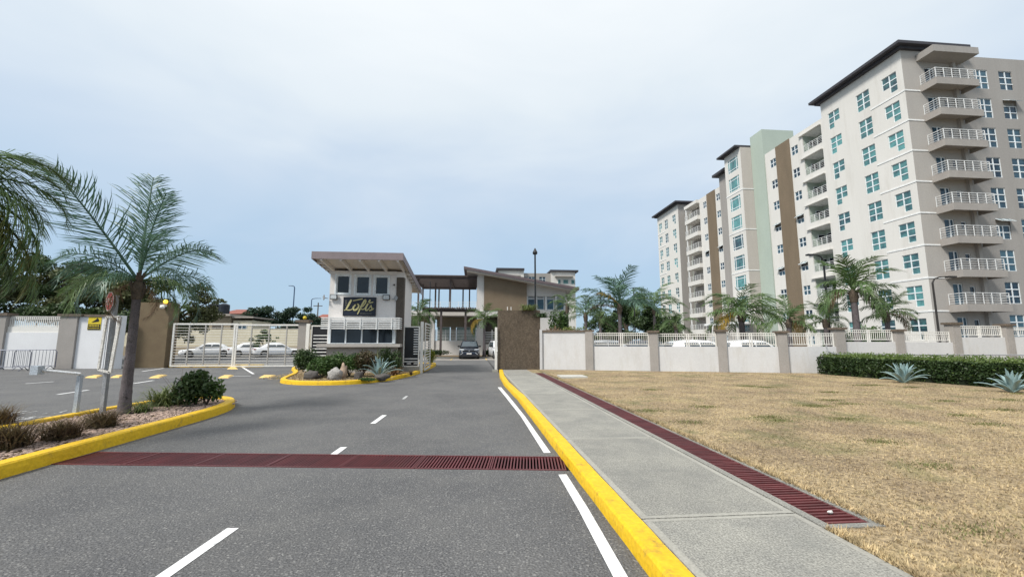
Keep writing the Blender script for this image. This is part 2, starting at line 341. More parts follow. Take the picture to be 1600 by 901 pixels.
# dry grass blades
def blades(name, n, region, hmin, hmax, w, m, z=.1, seed=1, clump=.0):
    r = np.random.RandomState(seed); P = region(r, n); n = len(P)
    a = r.rand(n) * 2 * math.pi; lean = (.3 + r.rand(n) * 1.2); h = hmin + r.rand(n) * (hmax - hmin); dx = np.cos(a); dy = np.sin(a)
    ww = w * (1 + P[:, 1] * .10)
    b0 = np.stack([P[:, 0] - dy * ww / 2, P[:, 1] + dx * ww / 2, np.full(n, z)], 1); b1 = np.stack([P[:, 0] + dy * ww / 2, P[:, 1] - dx * ww / 2, np.full(n, z)], 1)
    t = np.stack([P[:, 0] + dx * h * lean, P[:, 1] + dy * h * lean, z + h], 1)
    V = np.concatenate([b0, b1, t]); Fq = np.stack([np.arange(n), np.arange(n) + n, np.arange(n) + 2 * n], 1)
    return np_mesh(name, V, Fq, m)
def lawn_region(r, n):
    y = 1.9 + (r.rand(n) ** 1.8) * 18.6; x = 2.87 + r.rand(n) * (1.25 * y + 2.1)
    k = ((x > 3.38) | (y < 3.34)) & ((x < 16.0) & (x + y * .31 < 10.3 + 9.6 + 2)) & ~((x > 3.5) & (x < 4.75) & (y > 17.2) & (y < 19.7)); return np.stack([x, y], 1)[k]
o = link('dry_grass', blades('dry_grass', 170000, lawn_region, .008, .032, .006, M_blade)); tag(o, 'short dry straw coloured grass blades covering the lawn', 'grass', kind='stuff')
def edge_region(r, n):
    y = 1.5 + r.rand(n) * 18; x = 3.34 + np.abs(r.randn(n)) * .06; x[y < 3.35] -= .51; return np.stack([x, y], 1)
def weed_region(r, n):
    c = np.stack([3.8 + r.rand(46) * 13, 2.2 + r.rand(46) * 12], 1); k = r.randint(0, 46, n); P_ = c[k] + r.randn(n, 2) * np.array([.22, .12]) * (.4 + r.rand(n, 1)); return P_[(P_[:, 0] > 3.45) & (P_[:, 0] < 15.8)]
tag(link('lawn_weeds', blades('lawn_weeds', 14000, weed_region, .01, .035, .008, mat('weed_green', (.13, .15, .05), (.20, .19, .075), rough=.8, trans=.2), seed=12)), 'scattered patches of dull green weeds in the dry lawn', 'weeds', kind='stuff')
link('lawn_edge_grass', blades('lawn_edge_grass', 12000, edge_region, .02, .06, .008, M_blade, seed=4))
tag(bpy.data.objects['lawn_edge_grass'], 'longer straw tufts along the edge of the drain kerb', 'grass', kind='stuff')

# ---- sidewalk of slabs
swk = MB().box(1.42, 2.84, -8, 22.4, -.02, .085).build('sidewalk', M_joint); swk['kind'] = 'structure'
ys = [-8, -5.3, -2.4, .72, 3.66, 6.6, 9.4, 12.35, 15.4, 18.4, 21.2, 22.6]
for i in range(len(ys) - 1):
    s = MB(); y0, y1 = ys[i] + .003, ys[i + 1] - .003; b = .006
    x0, x1 = 1.435, 2.835
    s.add([(x0, y0, .03), (x1, y0, .03), (x1, y1, .03), (x0, y1, .03), (x0 + b, y0 + b, .104), (x1 - b, y0 + b, .104), (x1 - b, y1 - b, .104), (x0 + b, y1 - b, .104)],
          [(4, 5, 6, 7), (0, 1, 5, 4), (1, 2, 6, 5), (2, 3, 7, 6), (3, 0, 4, 7)])
    # trowelled border strips, 1.5 mm proud
    for (a0, a1, c0, c1) in ((x0 + b, x1 - b, y0 + b, y0 + .055), (x0 + b, x1 - b, y1 - .055, y1 - b), (x0 + b, x0 + .07, y0 + .056, y1 - .056), (x1 - .07, x1 - b, y0 + .056, y1 - .056)):
        s.quad((a0, c0, .1055), (a1, c0, .1055), (a1, c1, .1055), (a0, c1, .1055))
    s.mats = [M_conc, M_trowel]; s.m = [0] * 5 + [1] * 4; s.build('paving_slab', M_conc, swk)
# ---- right kerb
def kerb(name, path, w, h, m, closed=False, base=0.0, bev=.02):
    """rounded kerb extruded along a plan path (outer road edge on the right-hand side)"""
    P = [Vector((x, y, 0)) for x, y in path]; k = len(P); s = MB(); prof = [(0, base), (0.006, h * .5), (.014, h - bev), (.014 + bev, h), (w - .015, h), (w, h - .02), (w, base)]
    vs = []
    for i in range(k):
        a = P[(i - 1) % k] if closed or i > 0 else P[i]; b = P[(i + 1) % k] if closed or i < k - 1 else P[i]
        d = (b - a).normalized(); nrm = Vector((-d.y, d.x, 0))
        j = .006 * mnoise.noise(P[i] * 3.1)
        for (u, z) in prof: vs.append(P[i] + nrm * (u + j) + Vector((0, 0, z + (.006 * mnoise.noise(P[i] * 2.3 + Vector((0, 0, 5))) if z > base else 0))))
    np_ = len(prof); fs = []
    for i in range(k if closed else k - 1):
        for j in range(np_ - 1):
            a = i * np_ + j; b = ((i + 1) % k) * np_ + j; fs.append((a, a + 1, b + 1, b))
    if not closed: fs.append(tuple(range(np_))); fs.append(tuple(range((k - 1) * np_, k * np_))[::-1])
    s.add(vs, fs); return s
def resample(path, step=.25, closed=False):
    out = []; pts = path + ([path[0]] if closed else [])
    for (a, b) in zip(pts[:-1], pts[1:]):
        n = max(1, int(math.dist(a, b) / step))
        for i in range(n): out.append((a[0] + (b[0] - a[0]) * i / n, a[1] + (b[1] - a[1]) * i / n))
    if not closed: out.append(pts[-1])
    return out
def smooth_path(p, it=2, closed=False):
    for _ in range(it):
        q = []
        n = len(p)
        if not closed: q.append(p[0])
        for i in range(n if closed else n - 1):
            a, b = p[i], p[(i + 1) % n]; q += [(a[0] * .75 + b[0] * .25, a[1] * .75 + b[1] * .25), (a[0] * .25 + b[0] * .75, a[1] * .25 + b[1] * .75)]
        if not closed: q.append(p[-1])
        p = q
    return p
pk = resample([(1.22, -9), (1.22, 12)], .22) + resample([(1.2, 12.3), (1.12, 15.5), (1.17, 18.8), (1.36, 22.5)], .3)
struct('kerb', kerb('kerb', pk[::-1], .2, .13, M_yel), M_yel)
# concrete surround + drain beside the sidewalk
dr = thing('sidewalk_drain', 'long oxblood red grated drain running between the sidewalk and the dry lawn', 'drain', (3.12, 12, 0))
s = MB(); s.box(2.85, 2.93, 3.42, 20.2, 0, .108); s.box(3.31, 3.375, 3.42, 20.2, 0, .108); s.box(2.85, 3.375, 3.35, 3.418, 0, .108); s.build('surround', M_conc, dr)
s = MB(); s.box(2.93, 3.31, 3.42, 20.2, -.01, .02); s.build('channel', M_pit, dr)
s = MB(); s.box(2.932, 2.95, 3.43, 20.2, .06, .100); s.box(3.29, 3.308, 3.43, 20.2, .06, .100)
s.box(3.11, 3.118, 3.43, 20.2, .055, .09); s.build('frame', M_grate, dr)
bm = MB(); bm.box(-.17, .17, -.014, .014, 0, .030); bme = bm.mesh('bar'); bme.materials.append(M_grate)
nb = int((20.15 - 3.45) / .062); far = MB()
for i in range(nb):
    y = 3.46 + i * .062
    if i < 230: link('bar', bme, dr, (0, y - 12, .074 + rnd.uniform(-.002, .002)))
    else: far.box(2.95, 3.29, y - .014, y + .014, .074, .103)
o = far.build('far_bars', M_grate, dr); o['kind'] = 'stuff'
tag(MB().sphere((3.13, 3.62, .12), .021, sq=(1.3, .7, .6), jit=.4).build('litter', M_signw), 'small crumpled white paper scrap lying on the near end of the sidewalk drain', 'litter')

# ---- cross-road drain : seven lift-out sections
names = ['drain section of oxblood bars against the left yellow kerb, partly under it', 'second drain section from the left kerb across the road', 'third drain section from the left kerb, fine red bars', 'middle drain section below the short white dash in the road', 'drain section with dark gaps just right of the road centre', 'drain section second from the right kerb with open black gaps', 'drain section against the right yellow kerb with pinkish worn bars']
tr = MB(); A_, B_, C_, D_ = [(x, gcy(x) + s_ * GH) for x, s_ in ((GX0, -1), (GX1, -1), (GX1, 1), (GX0, 1))]
def zz_(q, z): return (q[0], q[1], z)
tr.quad(zz_(A_, -.7), zz_(B_, -.7), zz_(C_, -.7), zz_(D_, -.7))
for a, b in ((A_, B_), (B_, C_), (C_, D_), (D_, A_)): tr.quad(zz_(a, 0), zz_(b, 0), zz_(b, -.7), zz_(a, -.7))
struct('drain_channel', tr, M_pit)
gang = math.atan(-.13); sw = (GX1 - GX0) / math.cos(gang) / 7; gl = GH * math.cos(gang)
bm = MB(); bm.box(-.009, .009, -gl + .03, gl - .03, -.04, 0); cb = bm.mesh('bar'); cb.materials.append(M_grate)
fm_ = MB(); h_ = sw / 2; fm_.box(-h_ + .005, h_ - .005, -gl + .004, -gl + .03, -.04, .004); fm_.box(-h_ + .005, h_ - .005, gl - .03, gl - .004, -.04, .004)
fm_.box(-h_ + .005, -h_ + .02, -gl + .031, gl - .031, -.04, .004); fm_.box(h_ - .02, h_ - .005, -gl + .031, gl - .031, -.04, .004); fme = fm_.mesh('frame'); fme.materials.append(M_grate)
for k in range(7):
    x = GX0 + (k + .5) * (GX1 - GX0) / 7
    t = thing('drain_grate', names[k], 'drain grate', (x, gcy(x), .004), gang, 'drain grate sections across the road')
    link('frame', fme, t, (0, 0, 0))
    for i in range(22): link('bar', cb, t, (-sw / 2 + .045 + i * (sw - .09) / 21, 0, rnd.uniform(-.003, 0)))

# ---- markings
def mark(name, poly, m=M_white, z=.004):
    s = MB(); s.add([(x, y, z) for x, y in poly], [tuple(range(len(poly)))]); return struct(name, s, m)
mark('lane_dash', [(-2.02, 6.42), (-1.92, 6.42), (-1.9, 6.85), (-2.0, 6.85)]); mark('lane_dash', [(-2.0, 8.7), (-1.9, 8.7), (-1.87, 9.65), (-1.97, 9.65)])
mark('lane_dash', [(-2.2, 2.6), (-2.1, 2.6), (-2.0, 4.05), (-2.1, 4.05)]); mark('lane_dash', [(-1.98, 12.2), (-1.9, 12.2), (-1.9, 12.9), (-1.98, 12.9)], M_whitew)
mark('edge_line', [(.97, .5), (1.07, .5), (1.07, 3.0), (1.12, 4.2), (1.14, 5.24), (1.04, 5.24), (1.02, 4.2), (.97, 3.0)])
mark('edge_line', [(1.03, 6.24), (1.13, 6.24), (1.12, 9.2), (1.05, 12.5), (.98, 15.0), (.86, 15.0), (.94, 12.5), (1.03, 9.2)])
# left lane lines
for q in ([(40, 599), (84, 596)], [(90, 616), (138, 609)], [(208, 599), (240, 594)], [(222, 580), (256, 575)], [(378, 573), (396, 584)], [(346, 588), (392, 587)]):
    a = G(*q[0]); b = G(*q[1]); d = Vector((b[0] - a[0], b[1] - a[1], 0)).normalized() * .0 ; nn_ = Vector((-(b[1] - a[1]), b[0] - a[0])).normalized() * .055
    mark('lane_line', [(a[0] - nn_.x, a[1] - nn_.y), (b[0] - nn_.x, b[1] - nn_.y), (b[0] + nn_.x, b[1] + nn_.y), (a[0] + nn_.x, a[1] + nn_.y)], M_white)
# worn lettering on the exit lane: only broken strokes are left of it
wl = MB()
for (p, q, w) in (((2, 646), (46, 641.5), .09), (((4, 648), (22, 646), .12)), ((18, 646), (30, 643.5), .14), ((30, 646.5), (58, 642), .05), ((6, 656), (38, 651.3), .10), ((6, 652), (18, 651), .06), ((23, 656.5), (56, 650.5), .10), ((36, 655.5), (64, 651.2), .10), ((62, 651), (86, 651), .04), ((64, 653.6), (71, 653), .05), ((92, 645), (105, 641), .04), ((106, 645.2), (110, 645), .05), ((120, 647), (138, 644), .08), ((128, 644.6), (140, 642), .05), ((138, 642.4), (150, 641.6), .05), ((66, 647), (74, 645.5), .03), ((84, 646), (91, 645.5), .03)):
    a = Vector(G(*p)); b = Vector(G(*q)); n_ = Vector((-(b - a).y, (b - a).x)).normalized() * w / 2
    wl.quad((a.x - n_.x, a.y - n_.y, .004 + len(wl.f) * .0004), (b.x - n_.x * .6, b.y - n_.y * .6, .004 + len(wl.f) * .0004), (b.x + n_.x * .6, b.y + n_.y * .6, .004 + len(wl.f) * .0004), (a.x + n_.x, a.y + n_.y, .004 + len(wl.f) * .0004))
struct('road_lettering', wl, M_whitew)
# yellow speed-table chevrons (low rubber pads)
pads = ['yellow speed bump pad left of the sign post near the barrier', 'yellow speed bump pad half hidden behind the palm trunk', 'yellow speed bump pad right of the palm trunk', 'yellow speed bump pad behind the dark green bush on the left island', 'yellow speed bump pad nearest the planted gatehouse island', 'small yellow pad at the meeting edge of the two sliding gate leaves']
for pq, lb in zip((((132, 590), (151, 590.5), (161, 586.5), (148, 586.5)), ((172, 590), (186, 590), (195, 586.5), (182, 586.5)), ((232, 590.5), (249, 590.5), (262, 586), (247, 586)), ((340, 590.5), (357, 590.5), (366, 586.5), (350, 586.5)), ((404, 590), (424, 590), (432, 586.5), (411, 586.5)), ((354, 576.5), (372, 576.5), (368, 573.5), (359, 573.5))), pads):
    s = MB(); q = [Vector((*G(*a), .003)) for a in pq]; c = (q[0] + q[1] + q[2] + q[3]) / 4
    s.add([tuple(a) for a in q] + [tuple(c + (a - c) * .72 + Vector((0, 0, .05))) for a in q], [(4, 5, 6, 7), (0, 1, 5, 4), (1, 2, 6, 5), (2, 3, 7, 6), (3, 0, 4, 7)])
    tag(s.build('speed_bump_pad', M_yel2), lb, 'speed bump', 'yellow speed bump pads across the exit lane')
# manhole cover slab
s = MB(); s.box(3.62, 4.72, 17.3, 18.25, .08, .16); tag(s.build('inspection_cover', mat('pale_concrete', (.5, .49, .45), (.42, .41, .38), rough=.9, sc1=4)), 'pale flat concrete inspection cover set in the dry lawn beside the drain', 'cover')

# ================================================================ LEFT ISLAND
isl = smooth_path([(-5.5, -9), (-5.5, 8.5), (-5.5, 9.6), (-5.62, 10.7), (-6.1, 11.75), (-6.9, 12.2), (-7.8, 11.8), (-8.1, 10.4), (-8.1, 8.5), (-8.1, -9)], 3)
struct('island_kerb', kerb('k', resample(isl, .25), .22, .17, M_yel), M_yel)
s = MB(); s.add([(x + (.1 if x < -6.8 else -.1), y, .10) for x, y in isl], [tuple(range(len(isl)))]); struct('island_soil', s, M_soil)
# pebbles
def pebbles(name, n, inside, z, seed, m, smin=.014, smax=.04):
    r = np.random.RandomState(seed); base = []
    t = (1 + 5 ** .5) / 2
    iv = np.array([(-1, t, 0), (1, t, 0), (-1, -t, 0), (1, -t, 0), (0, -1, t), (0, 1, t), (0, -1, -t), (0, 1, -t), (t, 0, -1), (t, 0, 1), (-t, 0, -1), (-t, 0, 1)]) / 1.9
    fi = np.array([(0, 11, 5), (0, 5, 1), (0, 1, 7), (0, 7, 10), (0, 10, 11), (1, 5, 9), (5, 11, 4), (11, 10, 2), (10, 7, 6), (7, 1, 8), (3, 9, 4), (3, 4, 2), (3, 2, 6), (3, 6, 8), (3, 8, 9), (4, 9, 5), (2, 4, 11), (6, 2, 10), (8, 6, 7), (9, 8, 1)])
    P = inside(r, n); V = []; Fs = []
    for i, (x, y) in enumerate(P):
        a = r.rand() * 6.28; s_ = smin + r.rand() ** 2 * (smax - smin); sq = np.array([1.3, .85, .55]) * s_
        q = iv * sq * (1 + (r.rand(12, 1) - .5) * .25); c, s__ = math.cos(a), math.sin(a)
        q = np.stack([q[:, 0] * c - q[:, 1] * s__, q[:, 0] * s__ + q[:, 1] * c, q[:, 2]], 1) + np.array([x, y, z + s_ * .3 + r.rand() * .012]); V.append(q); Fs.append(fi + 12 * i)
    return link(name, np_mesh(name, np.concatenate(V), np.concatenate(Fs), m))
def isl_in(r, n):
    y = -1 + r.rand(n) ** .75 * 12.9; x = -7.85 + r.rand(n) * 2.15; k = ~((y > 11) & (np.hypot(x + 6.8, y - 11.0) > .95)); return np.stack([x, y], 1)[k]
tag(pebbles('pebbles', 13500, isl_in, .10, 3, M_peb), 'tan and grey river pebbles covering the left island bed', 'pebbles', kind='stuff')

# ---- foliage helpers
def blade_plant(name, n, rad, h, w, m, seed, droop=.7, loc=(0, 0, 0), parent=None, spread=1.0, seg=4):
    r = random.Random(seed); s = MB()
    for i in range(n):
        a = r.uniform(0, 2 * math.pi); e = r.uniform(.15, 1.0) ** .6; L_ = h * r.uniform(.65, 1.15); pts = []
        el = math.pi / 2 - spread * (1 - e) * 1.35 - .1; x = z = 0; bx, by = r.uniform(-rad, rad) * .3, r.uniform(-rad, rad) * .3
        for k in range(seg + 1):
            pts.append((bx + math.cos(a) * x, by + math.sin(a) * x, z)); x += math.cos(el) * L_ / seg; z += math.sin(el) * L_ / seg; el -= droop * r.uniform(.6, 1.3) / seg * 1.6
            z = max(z, .005)
        pa = (-math.sin(a), math.cos(a)); vs = []
        for k, p in enumerate(pts):
            ww = w * (1 - (k / seg) ** 1.6) * r.uniform(.9, 1.1) * .5 + .0006; vs += [(p[0] - pa[0] * ww, p[1] - pa[1] * ww, p[2]), (p[0] + pa[0] * ww, p[1] + pa[1] * ww, p[2])]
        s.add(vs, [(2 * k, 2 * k + 1, 2 * k + 3, 2 * k + 2) for k in range(seg)])
    s.mats = [m]; o = link(name, s.mesh(name), parent, loc); return o
def leaf_cloud(pts, size, r, m, name, asp=.5, vertical=0.0, jitter=.4):
    n = len(pts); P = np.asarray(pts); a = r.rand(n) * 6.283; t = np.arccos(1 - 2 * r.rand(n)); 
    u = np.stack([np.sin(t) * np.cos(a), np.sin(t) * np.sin(a), np.cos(t) - vertical], 1); u /= np.linalg.norm(u, axis=1)[:, None]
    q = r.randn(n, 3); v = np.cross(u, q); v /= np.linalg.norm(v, axis=1)[:, None]
    s_ = (size * (1 - jitter + 2 * jitter * r.rand(n)))[:, None]; u = u * s_; v = v * s_ * asp
    V = np.concatenate([P - u * .5, P + v * .5, P + u * .5, P - v * .5]); i = np.arange(n); Fq = np.stack([i, i + n, i + 2 * n, i + 3 * n], 1)
    return np_mesh(name, V, Fq, m)
def lobes_points(lobes, n, r, shell=.55):
    w = np.array([l[3] * l[4] * l[5] for l in lobes]) ** .67; w /= w.sum(); k = r.choice(len(lobes), n, p=w); Lb = np.array(lobes)[k]
    d = r.randn(n, 3); d /= np.linalg.norm(d, axis=1)[:, None]; rr = shell + (1 - shell) * r.rand(n) ** .7; rr *= 1 + .12 * np.sin(d[:, 0] * 7 + k) * np.sin(d[:, 1] * 6 + k * 2)
    return Lb[:, :3] + d * rr[:, None] * Lb[:, 3:6]
def bush(name, label, loc, rx, ry, h, n, size, m, seed, group=None, cat='bush'):
    r = np.random.RandomState(seed); t = thing(name, label, cat, loc, 0, group)
    lb = [(r.uniform(-.5, .5) * rx, r.uniform(-.5, .5) * ry, h * r.uniform(.35, .68), rx * r.uniform(.4, .6), ry * r.uniform(.4, .6), h * r.uniform(.28, .38)) for _ in range(7)]
    link('leaves', leaf_cloud(lobes_points(lb, n, r, .35), size, r, m, 'leaves'), t)
    s = MB()
    for i in range(6):
        a = r.rand() * 6.28; s.tube([(0, 0, 0), (math.cos(a) * rx * .25, math.sin(a) * ry * .25, h * .35), (math.cos(a) * rx * .5, math.sin(a) * ry * .5, h * .65)], [.02, .014, .006], 5)
    s.mats = [M_bark]; link('stems', s.mesh('stems'), t); return t
def tree(label, loc, h, crown, n, size, m, seed, group=None, name='tree', trunk_r=.2):
    """crown: list of lobes relative to loc (x,y,z,rx,ry,rz)"""
    r = np.random.RandomState(seed); t = thing(name, label, 'tree', loc, 0, group); s = MB()
    c = np.mean([l[:3] for l in crown], axis=0); fork = (c[0] * .3, c[1] * .3, h * .35)
    s.tube([(0, 0, 0), (fork[0] * .5, fork[1] * .5, fork[2] * .5), fork], [trunk_r * 1.3, trunk_r, trunk_r * .85], 8); s.mats = [M_bark]; link('trunk', s.mesh('trunk'), t)
    for l in crown[:8]:
        b = MB(); mid = ((fork[0] + l[0]) / 2 + r.uniform(-.3, .3), (fork[1] + l[1]) / 2, (fork[2] + l[2]) / 2 + .3)
        b.tube([fork, mid, (l[0], l[1], l[2] + l[5] * .3)], [trunk_r * .55, trunk_r * .35, trunk_r * .1], 6); b.mats = [M_bark]; link('branch', b.mesh('branch'), t)
    sub = []
    for l in crown:
        for _ in range(9):
            d = r.randn(3); d /= np.linalg.norm(d); k = r.uniform(.5, 1.0); q = r.uniform(.24, .42)
            sub.append((l[0] + d[0] * l[3] * k, l[1] + d[1] * l[4] * k, l[2] + d[2] * l[5] * k, l[3] * q, l[4] * q, l[5] * q * .85))
    link('crown', leaf_cloud(lobes_points(sub, n, r, .3), size, r, m, 'crown'), t); return t

# ---- palms
def frond_mesh(name, seed, droop=1.2, pairs=46, ll=.34, lw=.016, hang=.7, rot=0.0, up=0.3, m=M_frond, side=0.0, tipdroop=1.0):
    """unit length frond: rachis starts at the origin heading +X, bends down in the XZ plane"""
    r = random.Random(seed); s = MB(); K_ = 14; pts = []; x = z = 0; el = 0.0; L_ = 1.0
    for k in range(K_ + 1):
        pts.append(Vector((x, side * (k / K_) ** 2 * .25, z))); el = -droop * (k / K_) ** 1.5 * tipdroop; x += math.cos(el) / K_; z += math.sin(el) / K_
    s.use(m); s.tube(pts, [.011 * (1 - .85 * k / K_) + .0015 for k in range(K_ + 1)], 4, False)
    for i in range(pairs):
        u = .16 + .84 * (i + r.random() * .6) / pairs; k = min(int(u * K_), K_ - 1); fr = u * K_ - k; p = pts[k].lerp(pts[k + 1], fr); d = (pts[k + 1] - pts[k]).normalized()
        prof = min(1, (u - .1) * 5) * (1 - .62 * max(0, (u - .55) / .45) ** 1.5)
        for sg in (-1, 1):
            L2 = ll * prof * r.uniform(.62, 1.12); a = d * (.45 + .45 * u + r.uniform(-.22, .25)) + Vector((0, sg * r.uniform(.6, 1.0), 0)) + Vector((0, 0, up * r.uniform(-1.2, 1.5)))
            if r.random() < .05: continue
            a.normalize(); q1 = p + a * L2 * .42; hg = hang * r.uniform(.6, 1.9); a2 = (a + Vector((0, 0, -hg))).normalized(); q2 = q1 + a2 * L2 * .35; a3 = (a2 + Vector((0, 0, -hg * 1.4))).normalized(); q3 = q2 + a3 * L2 * .3
            wv = d.cross(a).cross(a).normalized() * lw / 2 if r.random() < .5 else d.normalized() * lw / 2
            s.add([p - wv * .6, p + wv * .6, q1 + wv, q1 - wv, q2 + wv * .75, q2 - wv * .75, q3], [(0, 1, 2, 3), (3, 2, 4, 5), (5, 4, 6)])
    if not s.mats: s.mats = [m]
    return s.mesh(name)
FR = {}
def frond(kind, m, near=False):
    key = (kind, m.name, near)
    if key not in FR:
        p = dict(spear=dict(droop=.45, hang=.45), stiff=dict(droop=.8, hang=.45), arch=dict(droop=1.5, hang=.6), droop=dict(droop=2.3, hang=1.3))[kind]
        FR[key] = frond_mesh('frond', 11 + len(FR), pairs=66 if near else 38, lw=.0095 if near else .019, ll=.34 if near else .36, m=m, **p)
    return FR[key]
def palm(label, loc, h, r0, fronds, cat='palm tree', group=None, near=False, m=M_frond, lean=(0, 0), rings=True, boots=True):
    """fronds: list of (azimuth deg, elevation deg, length, kind[, material[, roll]])"""
    t = thing('palm_tree', label, cat, loc, 0, group); n = 36 if near else 10; pts = []; rad = []
    for k in range(n + 1):
        u = k / n; pts.append((lean[0] * u ** 1.3, lean[1] * u ** 1.3, h * u)); bul = 1 + .35 * math.exp(-u * 9)
        rad.append(r0 * (bul - .25 * u) * (1 + ((.05 if k % 3 == 0 else -.01) if near else 0)))
    s = MB(); s.tube(pts, rad, 14 if near else 8); s.mats = [M_ptrunk]; s.sm = True; link('trunk', s.mesh('trunk'), t)
    top = Vector(pts[-1])
    if boots:
        s = MB(); rr = random.Random(int(loc[0] * 10))
        s.tube([top + Vector((0, 0, -.5 * h * .25)), top + Vector((0, 0, -.1)), top + Vector((0, 0, .18))], [r0 * .95, r0 * 1.15, r0 * .5], 10)
        for i in range(22 if near else 8):
            a = rr.uniform(0, 6.28); z0 = rr.uniform(-.6, .1) * h * .25; d = Vector((math.cos(a), math.sin(a), 0)); p = top + d * r0 * .85 + Vector((0, 0, z0))
            s.bar(p, p + d * r0 * rr.uniform(.3, .9) + Vector((0, 0, rr.uniform(.12, .3))), r0 * .5, r0 * .16)
        s.mats = [M_pboot]; link('crownshaft', s.mesh('crownshaft'), t)
    for f in fronds:
        az, el, L_, kd = f[:4]; mm = f[4] if len(f) > 4 and f[4] else m; roll = f[5] if len(f) > 5 else 0
        o = link('frond', frond(kd, mm, near), t, top + Vector((0, 0, .05)), None, L_)
        o.rotation_mode = 'XYZ'; Mx = Matrix.Rotation(R(az), 3, 'Z') @ Matrix.Rotation(R(-el), 3, 'Y') @ Matrix.Rotation(R(roll), 3, 'X'); o.rotation_euler = Mx.to_euler()
    return t
def auto_fronds(n, L_, seed, lo=-5, hi=80, mix=('stiff', 'arch', 'arch', 'droop')):
    r = random.Random(seed); out = []
    for i in range(n):
        el = lo + (hi - lo) * ((i + .5) / n); out.append((i * 137.5 + r.uniform(-18, 18), el + r.uniform(-6, 6), L_ * r.uniform(.82, 1.1), r.choice(mix)))
    return out
# ================================================================ WALL WITH REAL OPENINGS
def hole_wall(mb, org, ud, nd, u0, u1, z0, z1, holes, depth=.14, m=None, mrev=None):
    """wall sheet in the plane org+u*ud+z, outward normal nd; holes=(ua,ub,za,zb); reveals go inward"""
    us = sorted({u0, u1} | {x for h in holes for x in h[:2] if u0 <= x <= u1}); zs = sorted({z0, z1} | {x for h in holes for x in h[2:4] if z0 <= x <= z1})
    def P(u, z, d=0): return (org[0] + ud[0] * u - nd[0] * d, org[1] + ud[1] * u - nd[1] * d, z)
    solid = {}
    for i in range(len(us) - 1):
        for j in range(len(zs) - 1):
            cu = (us[i] + us[i + 1]) / 2; cz = (zs[j] + zs[j + 1]) / 2
            solid[i, j] = not any(h[0] < cu < h[1] and h[2] < cz < h[3] for h in holes)
    fl = ud[0] * nd[1] - ud[1] * nd[0] > 0
    def q(a, b, c, d): mb.quad(a, b, c, d) if not fl else mb.quad(a, d, c, b)
    for (i, j), sl in solid.items():
        a, b, c, d = us[i], us[i + 1], zs[j], zs[j + 1]
        if sl: q(P(a, c), P(b, c), P(b, d), P(a, d))
        else:
            if solid.get((i - 1, j), False): mb.quad(P(a, c), P(a, d), P(a, d, depth), P(a, c, depth))
            if solid.get((i + 1, j), False): mb.quad(P(b, c), P(b, d), P(b, d, depth), P(b, c, depth))
            if solid.get((i, j - 1), False): mb.quad(P(a, c), P(b, c), P(b, c, depth), P(a, c, depth))
            if solid.get((i, j + 1), False): mb.quad(P(a, d), P(b, d), P(b, d, depth), P(a, d, depth))
WINM = {}
def window_meshes(key, w, h, cols, rows, missing, fw=.075, seed=0, glassm=None):
    """frame + pane meshes in local space: x right, -y outward, z up; origin bottom left. missing=set of (col,row from bottom)"""
    k = (key, glassm.name)
    if k in WINM: return WINM[k]
    f = MB(); p = MB(); cw = [w / cols] * cols if not hasattr(cols, '__len__') else [w * c for c in cols]; rh = [h / rows] * rows if not hasattr(rows, '__len__') else [h * c for c in rows]
    X = [0]; [X.append(X[-1] + c) for c in cw]; Z = [0]; [Z.append(Z[-1] + c) for c in rh]
    e = 0
    for i in range(len(cw)):
        for j in range(len(rh)):
            if (i, j) in missing: continue
            x0, x1, z0, z1 = X[i], X[i + 1], Z[j], Z[j + 1]; d = fw / 2 + .008; e = .0
            f.box(x0, x0 + d, -.03, .05, z0, z1); f.box(x1 - d, x1, -.031, .05, z0, z1); f.box(x0 + d, x1 - d, -.029, .05, z0, z0 + d); f.box(x0 + d, x1 - d, -.029, .05, z1 - d, z1)
            t = rnd.uniform(-.006, .006)
            p.quad((x0 + d, .02 + t, z0 + d), (x1 - d, .02 - t, z0 + d), (x1 - d, .02, z1 - d), (x0 + d, .02 + t, z1 - d))
    f.mats = [M_frame]; p.mats = [glassm]; WINM[k] = (f.mesh('window'), p.mesh('pane')); return WINM[k]
def put_window(parent, key, w, h, cols, rows, missing, wp, rz, glassm, open_=False, name='window', tilt=0):
    if open_: key += '_open'
    fm, pm = window_meshes(key, w, h, cols, rows, missing | ({(0, 2), (1, 2)} if open_ and rows == 3 else ({(0, 1), (1, 1)} if open_ else set())), fw=.04 if key[:2] == 'gb' else .075, glassm=glassm)
    inv = wm(parent).inverted(); o = link(name, fm, parent, inv @ Vector(wp), (0, 0, rz)); link('pane', pm, o, (0, 0, 0))
    if open_:
        if 'sash' not in WINM:
            s = MB(); s.use(M_frame); W = .5; 
            for (a, b, c, d) in ((0, 1, 0, .12), (0, 1, .88, 1), (0, .12, .12, .88), (.88, 1, .12, .88)): s.box(a, b, -.02, .02, c - 1, d - 1)
            s.use(M_dark_sash).box(.12, .88, -.008, .008, -.88, -.12); WINM['sash'] = s.mesh('open_sash')
        n = 2; rr = 1 / (3 if rows == 3 else 2)
        for i in range(2):
            so = link('open_sash', WINM['sash'], o, (i * w / 2 + .01, -.03, h - .02), (R(62), 0, 0)); so.rotation_euler = (-R(58), 0, 0); so.scale = (w / 2 - .02, 1, h * rr)
    return o
M_dark_sash = glass('sash_glass', (.05, .10, .12), (.12, .25, .27))

# ================================================================ APARTMENT BLOCK (right)
AX, AY, FL = 41.0, 34.0, 3.03
ab = thing('apartment_block', 'tall cream apartment block with stacked balconies, brown stripes and a sage green core', 'apartment building', (AX + 6, AY + 25, 0))
W90 = -math.pi / 2
